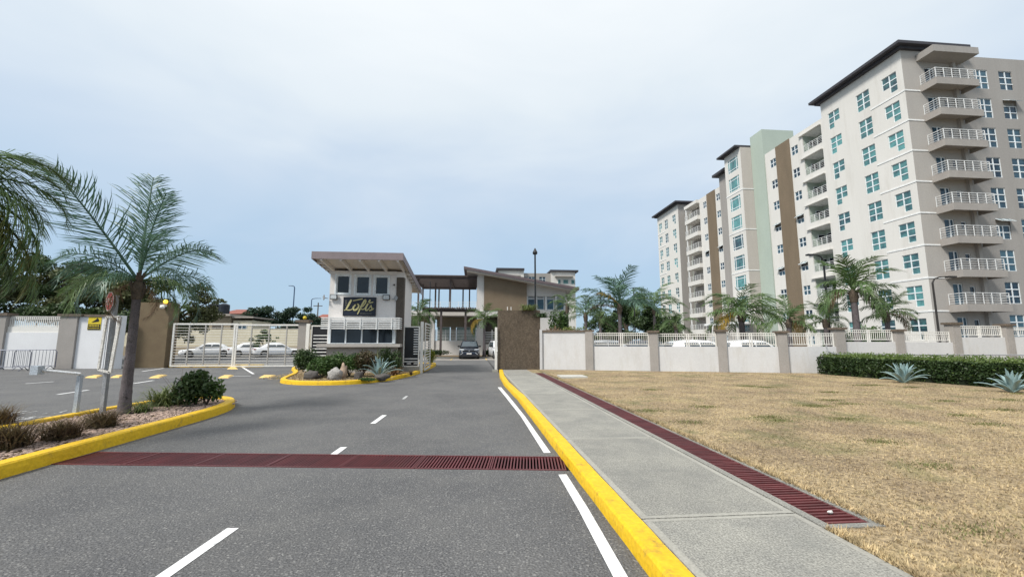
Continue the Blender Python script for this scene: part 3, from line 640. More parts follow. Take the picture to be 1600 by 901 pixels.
# ---- facade A near block : outward -X ; u=Y
T0 = 27.93                                      # head of the topmost windows
hol = []; wins = []
def lwin(u, miss, k, w=1.5, h=1.95):
    zt = T0 - k * FL; zb = zt - h
    if miss is None: hol.append((u, u + w, zb, zt)); ms = set()
    elif miss == 'far': hol.append((u, u + w, zb + h / 3, zt)); hol.append((u, u + w / 2, zb, zb + h / 3)); ms = {(0, 0)}
    else: hol.append((u, u + w, zb + h / 3, zt)); hol.append((u + w / 2, u + w, zb, zb + h / 3)); ms = {(1, 0)}
    wins.append((u + w, zb, w, h, miss, ms))
for k in range(9):
    for u, ms in ((34.63, 'far'), (37.5, None), (41.14, 'near')): lwin(u, ms, k)
s = MB(); hole_wall(s, (AX, 0), (0, 1), (-1, 0), AY, 43.5, 0, 29.68, hol); s.build('wall', M_apt, ab)
ropen = random.Random(3)
for (u, zb, w, h, miss, ms) in wins:
    put_window(ab, 'L%s' % miss, w, h, 2, 3, ms, (AX + .09, u, zb), W90, G_teal)
s = MB(); s.box(AX - .05, AX + .0, 34, 37.5, 0, .1)
for k in range(8):
    z = 25.45 - k * FL; b = MB(); b.box(AX - .045, AX + .005, AY - .045, 37.5, z, z + .14); b.box(AX + .006, 42.6, AY - .045, AY + .005, z, z + .14); b.build('trim_band', M_band, ab)
# roof cap
s = MB(); s.box(AX - .9, 47.8, AY - .7, 44.2, 29.92, 30.2); s.box(AX - .4, 47.3, AY - .3, 43.9, 29.68, 29.918); s.build('roof', M_roofd, ab)
# ---- face B : outward -Y ; u=X, lighter to 46.4, darker and 0.12 back to the right
holb = []; wb = []
for k in range(9):
    for (x, wd) in ((48.85, 1.55), (51.62, 1.5), (55.2, 1.5), (58.4, 1.5), (61.6, 1.5)):
        zt = 28.25 - k * FL; holb.append((x, x + wd, zt - 2.0, zt)); wb.append((x, zt - 2.0, wd, 2.0, k))
s = MB(); hole_wall(s, (0, AY + .12), (1, 0), (0, -1), 46.4, 66, 0, 29.6, holb); s.box(46.4, 66, AY + .26, AY + .3, 0, 29.59); s.build('wall', M_aptg, ab)
opened = {(1, 1), (0, 5)}
for i, (x, zb, w, h, k) in enumerate(wb): put_window(ab, 'B', w, h, 2, 3, set(), (x, AY + .2, zb), 0, G_blue, open_=((i % 5, k) in opened))
hb = []; doors = []
for k in range(9):
    z = 26.05 - k * FL; hb += [(43.35, 44.35, z, z + 1.95), (45.05, 45.6, z + 1.05, z + 1.75)]; doors.append(z)
s = MB(); hole_wall(s, (0, AY), (1, 0), (0, -1), AX, 46.4, 0, 29.68, hb); s.quad((46.4, AY, 0), (46.4, AY + .12, 0), (46.4, AY + .12, 29.68), (46.4, AY, 29.68)); s.build('wall', M_aptt, ab)
for k, z in enumerate(doors):
    put_window(ab, 'D', 1.0, 1.95, [.62, .38], 1, set(), (43.35, AY + .09, z), 0, G_blue, name='balcony_door'); put_window(ab, 'S', .55, .7, 1, 1, set(), (45.05, AY + .09, z + 1.05), 0, G_dark)
# pilaster where the two paints meet
s = MB(); s.box(46.15, 46.45, AY - .28, AY - .002, 0, 29.0); s.build('downpipe_chase', M_aptt, ab)
# ---- balconies on face B
def rail_run(mb, p, q, z, h=1.0, n=5, post=.9, skip=0):
    p = Vector((*p, 0)); q = Vector((*q, 0)); Ln = (q - p).length; k = max(1, round(Ln / post))
    for i in range(n): zz = z + .12 + (h - .14) * i / (n - 1); mb.bar((p.x, p.y, zz), (q.x, q.y, zz), .026, .026 if i < n - 1 else .045)
    for i in range(skip, k + 1): a = p.lerp(q, i / k); mb.box(a.x - .022, a.x + .022, a.y - .022, a.y + .022, z, z + h)
balc = []
s = MB(); s.box(42.65, 47.1, 32.55, 33.998, -.32, .0); slabm = None
for k in range(8):
    z = 26.05 - k * FL
    s = MB(); s.box(42.65, 47.1, 32.55, AY - .002, z - .25, z); s.box(42.65, 47.1, 32.55, 32.67, z - .65, z - .251); s.box(42.65, 42.77, 32.671, AY - .002, z - .65, z - .251); s.box(46.98, 47.1, 32.671, AY - .002, z - .65, z - .251)
    o = s.build('balcony', mat('balcony_slab', (.33, .305, .28), (.285, .26, .24), rough=.9, sc1=1.0), ab)
    r = MB(); rail_run(r, (42.72, 33.95), (42.72, 32.62), z); rail_run(r, (42.72, 32.62), (46.95, 32.62), z, skip=1); rail_run(r, (46.95, 32.66), (46.95, 33.95), z, skip=1); r.build('railing', M_railw, o)
s = MB(); s.box(42.55, 47.3, 32.4, AY - .002, 28.55, 29.2); s.build('balcony_canopy', M_aptg, ab)
# ---- facade A, recessed balcony bay, stripe bay
hol = [(43.7, 46.6, 27.25 - k * FL - 2.2, 27.25 - k * FL) for k in range(9)]; sw_ = []
opn = {(47.42, 3): 1, (51.3, 3): 1, (47.42, 5): 1, (51.3, 5): 1}
for k in range(9):
    for u in (47.42, 51.35): zb = 25.45 - k * FL + .02; hol.append((u, u + 1.1, zb, zb + 1.15)); sw_.append((u, zb, k))
s = MB(); hole_wall(s, (AX, 0), (0, 1), (-1, 0), 43.502, 53.4, 0, 27.95, hol, .12); s.quad((AX, 43.5, 27.95), (AX + .3, 43.5, 27.95), (AX + .3, 53.4, 27.95), (AX, 53.4, 27.95)); s.build('wall', M_apt, ab)
for (u, zb, k) in sw_: put_window(ab, 'sm', 1.1, 1.15, 2, 2, set(), (AX + .08, u + 1.1, zb), W90, G_blue, open_=(k in (3, 5)))
for k in range(9):
    z0 = 27.25 - k * FL - 2.2; z1 = 27.25 - k * FL
    s = MB(); s.use(M_aptv); x1 = AX + 1.9
    s.quad((x1, 43.7, z0), (x1, 43.7, z1), (x1, 46.6, z1), (x1, 46.6, z0)); s.quad((AX + .12, 46.6, z0), (x1, 46.6, z0), (x1, 46.6, z1), (AX + .12, 46.6, z1)); s.quad((AX + .12, 43.7, z0), (AX + .12, 43.7, z1), (x1, 43.7, z1), (x1, 43.7, z0))
    s.use(M_band); s.quad((AX + .12, 43.7, z1), (AX + .12, 46.6, z1), (x1, 46.6, z1), (x1, 43.7, z1)); s.quad((AX, 43.7, z0), (x1, 43.7, z0), (x1, 46.6, z0), (AX, 46.6, z0))
    o = s.build('loggia', None, ab)
    r = MB(); rail_run(r, (AX + .06, 43.75), (AX + .06, 46.55), z0 - .05, .95, 5, .7); r.build('railing', M_railw, o)
    put_window(ab, 'LD', 1.0, 1.7, 1, 1, set(), (AX + 1.86, 46.3, z0 + .02), W90, G_dark, name='balcony_door'); put_window(ab, 'LW', .9, .7, 1, 1, set(), (AX + .9, 46.56, z0 + .95), 0, G_dark)
# a little edge beam that overhangs to the left of each loggia
for k in range(9):
    z = 27.25 - k * FL; s = MB(); s.box(AX - .25, AX - .002, 43.7, 47.0, z + .0, z + .12); s.build('loggia_beam', M_apt, ab)
s = MB(); s.box(AX - .1, AX - .002, 48.68, 51.2, 0, 27.98); s.build('brown_stripe', M_aptb, ab)
# ---- sage green core
s = MB(); s.box(AX - .15, 45.7, 53.42, 56.0, 0, 31.8); s.build('stair_core', M_aptv, ab)
# ---- glazed stair tower, projects to X=39.2
TX = 39.2; hol = []; tw = []
for k in range(9):
    zb = 27.28 - k * FL; hol.append((56.75, 59.25, zb, zb + 2.1)); tw.append(zb)
s = MB(); hole_wall(s, (TX, 0), (0, 1), (-1, 0), 56.02, 60.0, 0, 30.3, hol, .12); s.build('wall', M_apt, ab)
s = MB(); s.box(TX + .13, 42.2, 56.02, 60.0, 0, 30.29); s.quad((TX, 56.02, 0), (TX + .13, 56.02, 0), (TX + .13, 56.02, 30.3), (TX, 56.02, 30.3)); s.build('wall', M_aptg if 0 else mat('apartment_side_grey', (.46, .42, .385), (.42, .385, .35), rough=.9, sc1=.5, streak=.2), ab)
for zb in tw: put_window(ab, 'T', 2.5, 2.1, [.16, .68, .16], [.17, .65, .18], set(), (TX + .07, 59.25, zb), W90, G_teal, name='stair_window')
for k in (1, 3, 5, 7):
    z = 27.28 - k * FL - .47; b = MB(); b.box(TX - .05, TX - .002, 55.97, 60.0, z, z + .14); b.box(TX - .001, AX, 55.97, 56.018, z, z + .14); b.build('trim_band', M_band, ab)
s = MB(); s.box(TX - .8, 42.6, 55.3 + .75, 60.8, 30.36, 30.62); s.box(TX - .45, 42.4, 56.021, 60.5, 30.3, 30.358); s.build('roof', M_roofd, ab)
s = MB(); s.box(40.4, 43, 60.9, 63.6, 0, 28.8); s.build('wall', M_aptg, ab); s = MB(); s.box(39.6, 43.4, 60.85, 64.3, 28.8, 29.2); s.build('roof', M_roofd, ab)
# ---- far wing facade (0.8 m back)
BX = 41.8; hol = []; sw_ = []
for k in range(9):
    for u in (65.9, 70.1): zb = 25.75 - k * FL; hol.append((u, u + 1.1, zb, zb + 1.15)); sw_.append((u, zb, k))
s = MB(); hole_wall(s, (BX, 0), (0, 1), (-1, 0), 60.02, 72.4, 0, 27.95, hol, .12); s.build('wall', M_apt, ab)
for (u, zb, k) in sw_: put_window(ab, 'sm', 1.1, 1.15, 2, 2, set(), (BX + .08, u + 1.1, zb), W90, G_blue, open_=(k == 3))
s = MB(); s.box(BX - .1, BX - .002, 67.2, 69.8, 0, 27.98); s.build('brown_stripe', M_aptb, ab)
s = MB(); s.box(BX + 1.6, BX + 1.75, 72.4, 78.9, 0, 27.6); s.quad((BX, 72.4, 0), (BX + 1.6, 72.4, 0), (BX + 1.6, 72.4, 27.95), (BX, 72.4, 27.95)); s.build('wall', M_aptv, ab)
s = MB(); s.box(BX - .6, BX + 2, 72.41, 77.0, 27.3, 27.9); s.build('balcony_canopy', M_apt, ab)
for k in range(9):
    z = 24.95 - k * FL; s = MB(); s.box(BX - .6, BX + 1.59, 72.42, 76.9, z - .75, z); o = s.build('balcony', M_apt, ab)
    r = MB(); rail_run(r, (BX - .55, 72.47), (BX - .55, 76.85), z, .95, 5, .9); rail_run(r, (BX - .52, 72.47), (BX + 1.5, 72.47), z, .95, 5, .9, 1); r.box(BX - .5, BX - .32, 76.5, 76.7, z + .001, z + 2.2); r.build('railing', M_railw, o)
# ---- far block
hol = []; wins = []
def lwin2(u, miss, k):
    w, h = 1.45, 1.95; zt = 27.5 - k * FL; zb = zt - h
    hol.append((u, u + w, zb + h / 3, zt)); 
    if miss is None: hol.append((u, u + w, zb, zb + h / 3)); ms = set()
    elif miss == 'far': hol.append((u, u + w / 2, zb, zb + h / 3)); ms = {(0, 0)}
    else: hol.append((u + w / 2, u + w, zb, zb + h / 3)); ms = {(1, 0)}
    wins.append((u + w, zb, w, h, miss, ms))
for k in range(9):
    for u, ms in ((80.2, 'far'), (83.7, None), (86.5, 'near')): lwin2(u, ms, k)
s = MB(); hole_wall(s, (AX, 0), (0, 1), (-1, 0), 79.0, 88.6, 0, 29.2, hol); s.build('wall', M_apt, ab)
for (u, zb, w, h, miss, ms) in wins: put_window(ab, 'F%s' % miss, w, h, 2, 3, ms, (AX + .09, u, zb), W90, G_teal)
s = MB(); s.box(AX + .15, 46, 79.0, 88.6, 0, 29.19); s.quad((AX, 79, 0), (AX + .15, 79, 0), (AX + .15, 79, 29.2), (AX, 79, 29.2)); s.build('wall', M_aptg, ab)
for k in range(8): z = 25.1 - k * FL; b = MB(); b.box(AX - .05, AX - .002, 85.0, 88.6, z, z + .15); b.build('trim_band', M_band, ab)
s = MB(); s.box(AX - .9, 47, 78.2, 89.5, 29.42, 29.72); s.box(AX - .45, 46.6, 78.6, 89.1, 29.2, 29.418); s.build('roof', M_roofd, ab)
# body behind the facades, entrance canopy
s = MB(); s.box(AX + 2.0, 64, AY + 1.2, 78, 0, 27.4); s.box(AX + .3, AX + 2.0, AY + .32, 43.4, 0, 29.6); s.box(AX + .3, AX + 2, 46.7, 53.4, 0, 27.9); s.build('building_core', M_aptg, ab)
s = MB(); s.box(34.6, 39.15, 52.5, 60.5, 3.9, 4.2); s.build('entrance_canopy', M_band, ab)
for (x, y) in ((35.0, 53.0), (35.0, 60.0)): s = MB(); s.box(x, x + .5, y, y + .5, 0, 3.9); s.build('canopy_column', M_cwhite, ab)

# ================================================================ FAR BLOCK behind the club
fb = thing('apartment_block', 'distant pale apartment building seen over the club house roof', 'apartment building', (18, 118, 0))
Y = 115; s = MB(); s.box(6.7, 13.8, Y, Y + 9, 0, 21.2); s.box(21.5, 28.4, Y, Y + 9, 0, 21.0); s.build('wall', M_apt, fb)
hol = [(15.2, 17.0, 18.2, 19.6), (18.2, 20.0, 18.2, 19.6), (14.0, 15.0, 18.2, 19.6), (15.2, 17.0, 15.2, 16.6), (18.2, 20.0, 15.2, 16.6)]
s = MB(); hole_wall(s, (0, Y + .5), (1, 0), (0, -1), 13.8, 21.5, 0, 20.6, hol, .2); s.build('wall', M_aptg, fb)
for h in hol: put_window(fb, 'fb%.1f' % (h[1] - h[0]), h[1] - h[0], h[3] - h[2], 2, 2, set(), (h[0], Y + .6, h[2]), 0, G_blue)
s = MB(); s.box(6.1, 13.9, Y - .6, Y + 9.5, 21.2, 21.8); s.build('roof', M_roofd, fb); s = MB(); s.box(21.2, 29.2, Y - .6, Y + 9.5, 21.0, 21.5); s.build('roof', M_roofd, fb)
for (x0, x1) in ((8.5, 12.8), (22.5, 27.6)):
    s = MB(); s.box(x0, x1, Y - 1.3, Y - .002, 19.5, 19.8); s.build('balcony_canopy', M_aptt, fb); s = MB(); s.box(x0 - .6, x1 + .6, Y - 1.3, Y - .002, 15.2, 16.4); s.build('balcony', M_aptg, fb)
for (x, w) in ((11.6, .8), (23.4, .8), (24.9, 1.5), (27.2, 1.0)): put_window(fb, 'fbs%.1f' % w, w, 1.2, 1, 1, set(), (x, Y - .06, 17.6), 0, G_teal)

# ================================================================ CLUB HOUSE
CY = 46.0
cl = thing('club_house', 'low white club house with tilted mauve roof and brown upper panel behind the gate', 'club house', (3, CY + 6, 0))
def cpart(name, m, *bx, parent=None):
    s = MB()
    for b in bx: s.box(*b)
    return s.build(name, m, parent or cl)
# tilted roof slab with thickness, falling to the right, raking end
def rz_(x): return 9.55 + (x + 1.12) * (7.40 - 9.55) / (11.4 + 1.12)
s = MB(); xa, xb, ya, yb = -1.12, 11.4, CY - 1.6, CY + 11; t_ = .28
s.add([(xa, ya, rz_(xa) - t_), (xb, ya, rz_(xb) - t_), (xb, yb, rz_(xb) - t_), (xa, yb, rz_(xa) - t_), (xa, ya, rz_(xa)), (xb, ya, rz_(xb)), (xb, yb, rz_(xb)), (xa, yb, rz_(xa))], [(0, 3, 2, 1), (4, 5, 6, 7), (0, 1, 5, 4), (1, 2, 6, 5), (2, 3, 7, 6), (3, 0, 4, 7)])
s.build('roof', M_clubroof, cl)
s = MB(); s.add([(xa + .3, ya + .2, rz_(xa + .3) - t_ - .12), (xb - .3, ya + .2, rz_(xb - .3) - t_ - .12), (xb - .3, yb, rz_(xb - .3) - t_ - .12), (xa + .3, yb, rz_(xa + .3) - t_ - .12), (xa + .3, ya + .2, rz_(xa + .3) - t_ - .002), (xb - .3, ya + .2, rz_(xb - .3) - t_ - .002), (xb - .3, yb, rz_(xb - .3) - t_ - .002), (xa + .3, yb, rz_(xa + .3) - t_ - .002)], [(0, 3, 2, 1), (4, 5, 6, 7), (0, 1, 5, 4), (1, 2, 6, 5), (2, 3, 7, 6), (3, 0, 4, 7)])
s.build('soffit', M_cwhite, cl)
def wedge(name, m, x0, x1, y0, y1, z0, off=t_ + .12):
    s = MB(); za, zb = rz_(x0) - off - .002, rz_(x1) - off - .002
    s.add([(x0, y0, z0), (x1, y0, z0), (x1, y1, z0), (x0, y1, z0), (x0, y0, za), (x1, y0, zb), (x1, y1, zb), (x0, y1, za)], [(0, 3, 2, 1), (4, 5, 6, 7), (0, 1, 5, 4), (1, 2, 6, 5), (2, 3, 7, 6), (3, 0, 4, 7)])
    return s.build(name, m, cl)
wedge('wall', M_cwhite, .33, 1.08, CY - .2, CY + 6, 0)
wedge('brown_panel', mat('club_brown_panel', (.19, .145, .10), (.165, .125, .085), rough=.95, sc1=1, sc2=20, fac2=.08, bump=.3, bsc=15), 1.09, 5.8, CY - .35, CY + .1, 4.92)
wedge('wall', M_cwhite, 5.81, 10.3, CY + .25, CY + 6, 6.62)
cpart('wall', M_cwhite, (5.81, 10.3, CY + .4, CY + 6, 0, 5.1), (5.81, 10.3, CY + .6, CY + 6, 5.101, 6.619)); 
for x in (5.81, 6.85, 7.95, 9.1, 10.12): cpart('mullion', M_band, (x, x + .16, CY + .3, CY + .599, 5.1, 6.62))
for x in (6.0, 7.05, 8.15, 9.3): put_window(cl, 'cw', .8, 1.2, 1, 1, set(), (x, CY + .5, 5.12), 0, G_blue); put_window(cl, 'cw2', .8, .2, 1, 1, set(), (x, CY + .5, 6.4), 0, G_dark)
cpart('beam', M_cwhite, (-8.5, 5.8, CY - .3, CY + 9, 4.35, 4.9))
cpart('column', M_cwhite, (-4.8, -4.2, CY - .25, CY + .4, 0, 4.349)); cpart('column', M_cwhite, (.34, .95, CY - .22, CY - .201, 0, 4.349), )
cpart('column', M_cwhite, (5.1, 5.8, CY - .25, CY + .4, 0, 4.349))
for bx_ in ((-8.5, -4.81, CY + 2.5, CY + 2.8, 0, 4.349), (-4.19, .32, CY + 2.5, CY + 2.8, 3.2, 4.349), (-2.6, -2.0, CY + 2.4, CY + 2.499, 1.7, 3.2), (1.09, 5.09, CY + 5, CY + 5.3, 0, 4.349)): cpart('back_wall', M_tan, bx_)
for x in (-4.1, -1.95): put_window(cl, 'cg', 1.4 if x < -3 else 2.2, 1.6, 1, 1, set(), (x, CY + 2.45, 1.6), 0, G_pale) if x < -3 else put_window(cl, 'cg2', 2.2, 1.6, 1, 1, set(), (x, CY + 2.45, 1.6), 0, G_pale)
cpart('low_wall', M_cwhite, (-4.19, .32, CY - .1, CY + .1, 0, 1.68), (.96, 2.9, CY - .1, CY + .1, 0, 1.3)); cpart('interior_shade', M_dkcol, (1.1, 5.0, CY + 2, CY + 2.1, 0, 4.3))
r = MB()
for i in range(7):
    r.bar((-4.19, CY - .05, 1.8 + i * .16), (.32, CY - .05, 1.8 + i * .16), .05); r.bar((.96, CY - .05, 1.5 + i * .18), (5.1, CY - .05, 1.5 + i * .18), .05)
for x in (-4.1, -3.0, -1.9, -.8, .28): r.box(x - .03, x + .03, CY - .1, CY - .02, 1.68, 2.85)
for x in (2.0, 3.0, 4.0): r.box(x - .03, x + .03, CY - .1, CY - .02, 1.3, 2.85)
r.build('railing', M_railw, cl)
cpart('terrace_wall', M_cwhite, (-8.5, -4.81, CY - .25, CY - .05, 0, 1.6))
# terrace railing, thin white bars
r = MB()
r2 = MB()
for i in range(6): z = 5.05 + i * .17; r.bar((-6.6, CY + .2, z), (.3, CY + .2, z), .022); r2.bar((-6.6, CY + 9, z), (.3, CY + 9, z), .022)
r2.build('terrace_railing', M_railw, cl)
for i in range(8): x = -6.6 + i * .98; r.box(x - .02, x + .02, CY + .18, CY + .22, 4.9, 5.92)
r.build('terrace_railing', M_railw, cl)
# pergola on the terrace: posts and battens
pg = []
for (x, y) in ((-6.1, CY + .6), (-4.55, CY + 4.0), (-6.1, CY + 4.6), (-3.2, CY + 9.5), (-2.62, CY + .6), (-4.6, CY + 9.5), (-1.45, CY + 9.5), (-.6, CY + 9.5)):
    cpart('pergola_post', M_pergola, (x - .09, x + .09, y - .09, y + .09, 4.901, 8.45))
cpart('pergola_beam', M_pergola, (-6.7, .3, CY, CY + .14, 8.4, 8.66)); cpart('pergola_beam', M_pergola, (-6.7, .3, CY + 9.4, CY + 9.54, 8.4, 8.66))
cpart('pergola_beam', M_pergola, (-6.7, -6.56, CY + .141, CY + 9.399, 8.4, 8.66)); cpart('pergola_beam', M_pergola, (-2.7, -2.56, CY + .141, CY + 9.399, 8.4, 8.66))
bm = MB(); bm.box(-3.6, 3.6, -.05, .05, 0, .1); bmm = bm.mesh('pergola_batten'); bmm.materials.append(M_pergola); inv = wm(cl).inverted()
for i in range(58): link('pergola_batten', bmm, cl, inv @ Vector((-3.2, CY - .3 + i * .176, 8.665)))
# lower trellis of round logs on two tall posts
lg = MB(); lg.tube([(-1.0, 0, 0), (1.0, 0, .02)], .10, 7); lgm = lg.mesh('trellis_log'); lgm.materials.append(M_pergola)
for i in range(24):
    o = link('trellis_log', lgm, cl, inv @ Vector((-5.2 + i * .232, 44.2, 4.98 + rnd.uniform(-.03, .03)))); o.rotation_euler = (0, 0, math.pi / 2)
cpart('trellis_beam', M_pergola, (-5.3, .15, 43.6, 43.75, 4.7, 4.9)); cpart('trellis_beam', M_pergola, (-5.3, .15, 44.9, 45.05, 4.7, 4.9))
for x in (-3.35, -.85): cpart('trellis_post', M_pergola, (x - .11, x + .11, 43.57, 43.79, 0, 4.698))
# club forecourt kerb and interlock parking strip
s = MB(); s.box(-9, 9, 40.6, 40.8, 0, .15); struct('parking_kerb', s, M_conc)
s = MB(); s.quad((-9, 36.6, .005), (9, 36.6, .005), (9, 40.6, .005), (-9, 40.6, .005)); struct('parking_paving', s, M_pave)
for x in (-1.95, 1.15, 4.2): mark('bay_line', [(x - .05, 36.7), (x + .05, 36.7), (x + .05, 40.5), (x - .05, 40.5)], M_yel2, .009)
s = MB(); s.box(-9, 9, 40.8, 46, .0, .12); struct('planting_bed', s, M_soil)

# ================================================================ GATEHOUSE
gh = thing('gatehouse', 'two storey white gatehouse with tilted mauve roof and slatted sunshade on the planted island', 'gatehouse', (-4.9, 20.5, .1))
gx0, gx1, gy0, gy1 = -6.34, -3.46, 19.0, 21.5
def gpart(name, m, *bx, parent=None):
    s = MB()
    for b in bx: s.box(*b)
    return s.build(name, m, parent or gh)
def groof(y): return 4.90 - (y - 17.3) * .112       # underside of the roof
hol = [(-6.07, -5.49, 3.69, 4.51), (-5.24, -4.63, 3.68, 4.49), (-4.41, -3.82, 3.66, 4.48)]
s = MB(); hole_wall(s, (0, gy0), (1, 0), (0, -1), gx0, gx1, 1.5, 4.70, hol + [(-6.1, -3.55, 1.6, 2.42)], .12)
s.quad((gx0, gy1, .1), (gx0, gy0, .1), (gx0, gy0, 4.7), (gx0, gy1, groof(gy1))); s.quad((gx0, gy0 + .13, .1), (gx1, gy0 + .13, .1), (gx1, gy0 + .13, 1.6), (gx0, gy0 + .13, 1.6)); s.build('front_wall', M_gh, gh)
s = MB(); s.add([(-3.14, gy0 + .35, .1), (-3.14, gy1, .1), (-3.14, gy1, groof(gy1)), (-3.14, gy0 + .35, groof(gy0 + .35))], [(0, 1, 2, 3)]); s.add([(gx0, gy1, .1), (-3.14, gy1, .1), (-3.14, gy1, groof(gy1)), (gx0, gy1, groof(gy1))], [(0, 3, 2, 1)]); s.build('side_wall', M_gh, gh)
gpart('corner_column', M_dkcol, (-3.455, -3.13, gy0 - .04, gy0 + .349, .1, 4.44)); gpart('column_head', M_gh, (-3.455, -3.12, gy0 - .05, gy0 + .36, 4.442, 4.69))
gpart('cornice', M_gh, (gx0 - .03, gx1, gy0 - .08, gy0 - .002, 4.56, 4.7))
for h in hol:
    put_window(gh, 'gw%.2f' % (h[1] - h[0]), h[1] - h[0], h[3] - h[2], 1, 1, set(), (h[0], gy0 + .05, h[2]), 0, G_dark)
    gpart('window_surround', M_frame, (h[0] - .06, h[0] - .002, gy0 - .025, gy0 - .001, h[2] - .06, h[3] + .06), (h[1] + .002, h[1] + .06, gy0 - .025, gy0 - .001, h[2] - .06, h[3] + .06), (h[0] - .002, h[1] + .002, gy0 - .025, gy0 - .001, h[3] + .002, h[3] + .06), (h[0] - .002, h[1] + .002, gy0 - .025, gy0 - .001, h[2] - .06, h[2] - .002))
# roof: slab, fascia, rafters
rx0, rx1, ry0, ry1 = -6.52, -2.95, 17.3, 23.7
def slopebox(name, m, x0, x1, y0, y1, o0, o1, parent=gh, sag=0.0):
    s = MB(); a, b = groof(y0), groof(y1)
    s.add([(x0, y0, a + o0), (x1, y0, a + o0 - sag), (x1, y1, b + o0 - sag), (x0, y1, b + o0), (x0, y0, a + o1), (x1, y0, a + o1 - sag), (x1, y1, b + o1 - sag), (x0, y1, b + o1)], [(0, 3, 2, 1), (4, 5, 6, 7), (0, 1, 5, 4), (1, 2, 6, 5), (2, 3, 7, 6), (3, 0, 4, 7)])
    return s.build(name, m, parent)
rf = slopebox('roof', M_roofm, rx0, rx1, ry0, ry1, .14, .30); 
s = MB(); M_ghs = mat('roof_boards', (.66, .61, .56), (.60, .55, .50), rough=.85, sc1=5)
slopebox('fascia', M_roofm, rx0, rx1, ry0 - .03, ry0 - .001, .0, .30, rf); slopebox('fascia', M_roofm, rx1 + .001, rx1 + .03, ry0 - .03, ry1, .0, .30, rf); slopebox('fascia', M_roofm, rx0 - .03, rx0 - .001, ry0 - .03, ry1, .0, .30, rf)
slopebox('ceiling_boards', M_ghs, rx0, rx1, ry0, ry1, .10, .138, rf)
for i in range(5): x = rx0 + .3 + i * .76; slopebox('rafter', M_gh, x, x + .075, ry0 + .02, gy0 - .09, -.06, .099, rf)
for i in range(7): y = 19.4 + i * .6; slopebox('rafter', M_gh, -3.12, rx1 - .002, y, y + .075, -.05, .099, rf)
for i in range(4): y = 17.8 + i * .5; slopebox('rafter', M_gh, rx0 + .002, gx0 - .04 if y > 19 else rx0 + .28, y, y + .07, -.05, .099, rf)
# lower glazed bay, sill, base
gpart('base_wall', M_ghb, (-6.2, -3.3, gy0 - .38, gy0 - .005, .1, 1.36)); gpart('sill', M_ghb, (-6.55, -3.12, gy0 - .62, gy0 - .042, 1.362, 1.49))
wxs = [-6.12, -5.47, -4.80, -4.13, -3.48]
for i in range(4): put_window(gh, 'gb%d' % i, wxs[i + 1] - wxs[i], .98, 1, 1, set(), (wxs[i], gy0 - .3, 1.5), 0, G_dark)
gpart('bay_roof', M_gh, (-6.2, -3.4, gy0 - .34, gy0 - .003, 2.49, 2.6)); gpart('bay_side', M_frame, (-3.47, -3.40, gy0 - .32, gy0 - .045, 1.5, 2.488)); gpart('bay_side', M_frame, (-6.2, -6.125, gy0 - .32, gy0 - .003, 1.5, 2.488))
for i in range(6):
    z = 2.12 + i * .088; s = MB(); s.box(-6.42, -3.2, gy0 - .62, gy0 - .57, z, z + .048); s.box(-3.2, -3.155, gy0 - .62, gy0 - .05, z, z + .048); s.build('sunshade_slat', M_railw, gh)
for x in (-6.05, -5.45, -4.8, -4.13, -3.5, -3.22): gpart('sunshade_bracket', M_railw, (x - .012, x + .012, gy0 - .569, gy0 - .345, 2.2, 2.26)) if x < -3.3 else gpart('sunshade_bracket', M_railw, (x - .02, x + .02, gy0 - .566, gy0 - .52, 2.1, 2.6))
for x in (-6.05, -5.45, -4.8, -4.13, -3.5): gpart('sunshade_post', M_railw, (x - .022, x + .022, gy0 - .65, gy0 - .621, 2.1, 2.6))
# floodlights
for x in (-6.28, -4.02):
    o = gpart('floodlight', M_black, (x, x + .30, gy0 - .12, gy0 - .05, 3.42, 3.64)); gpart('lens', M_lamp, (x + .025, x + .275, gy0 - .13, gy0 - .121, 3.445, 3.615), parent=o)
for x, d in ((-6.36, -1), (-3.62, 1)):
    s = MB(); s.bar((x, gy0 - .08, 3.46), (x + .14 * d, gy0 - .1, 3.48), .03); s.bar((x + .14 * d, gy0 - .16, 3.42), (x + .2 * d, gy0 - .08, 3.58), .03, .16); s.build('floodlight', M_galv, gh)
s = MB(); s.sphere((-3.56, gy0 - .05, 4.1), .04); s.build('camera_dome', M_black, gh)
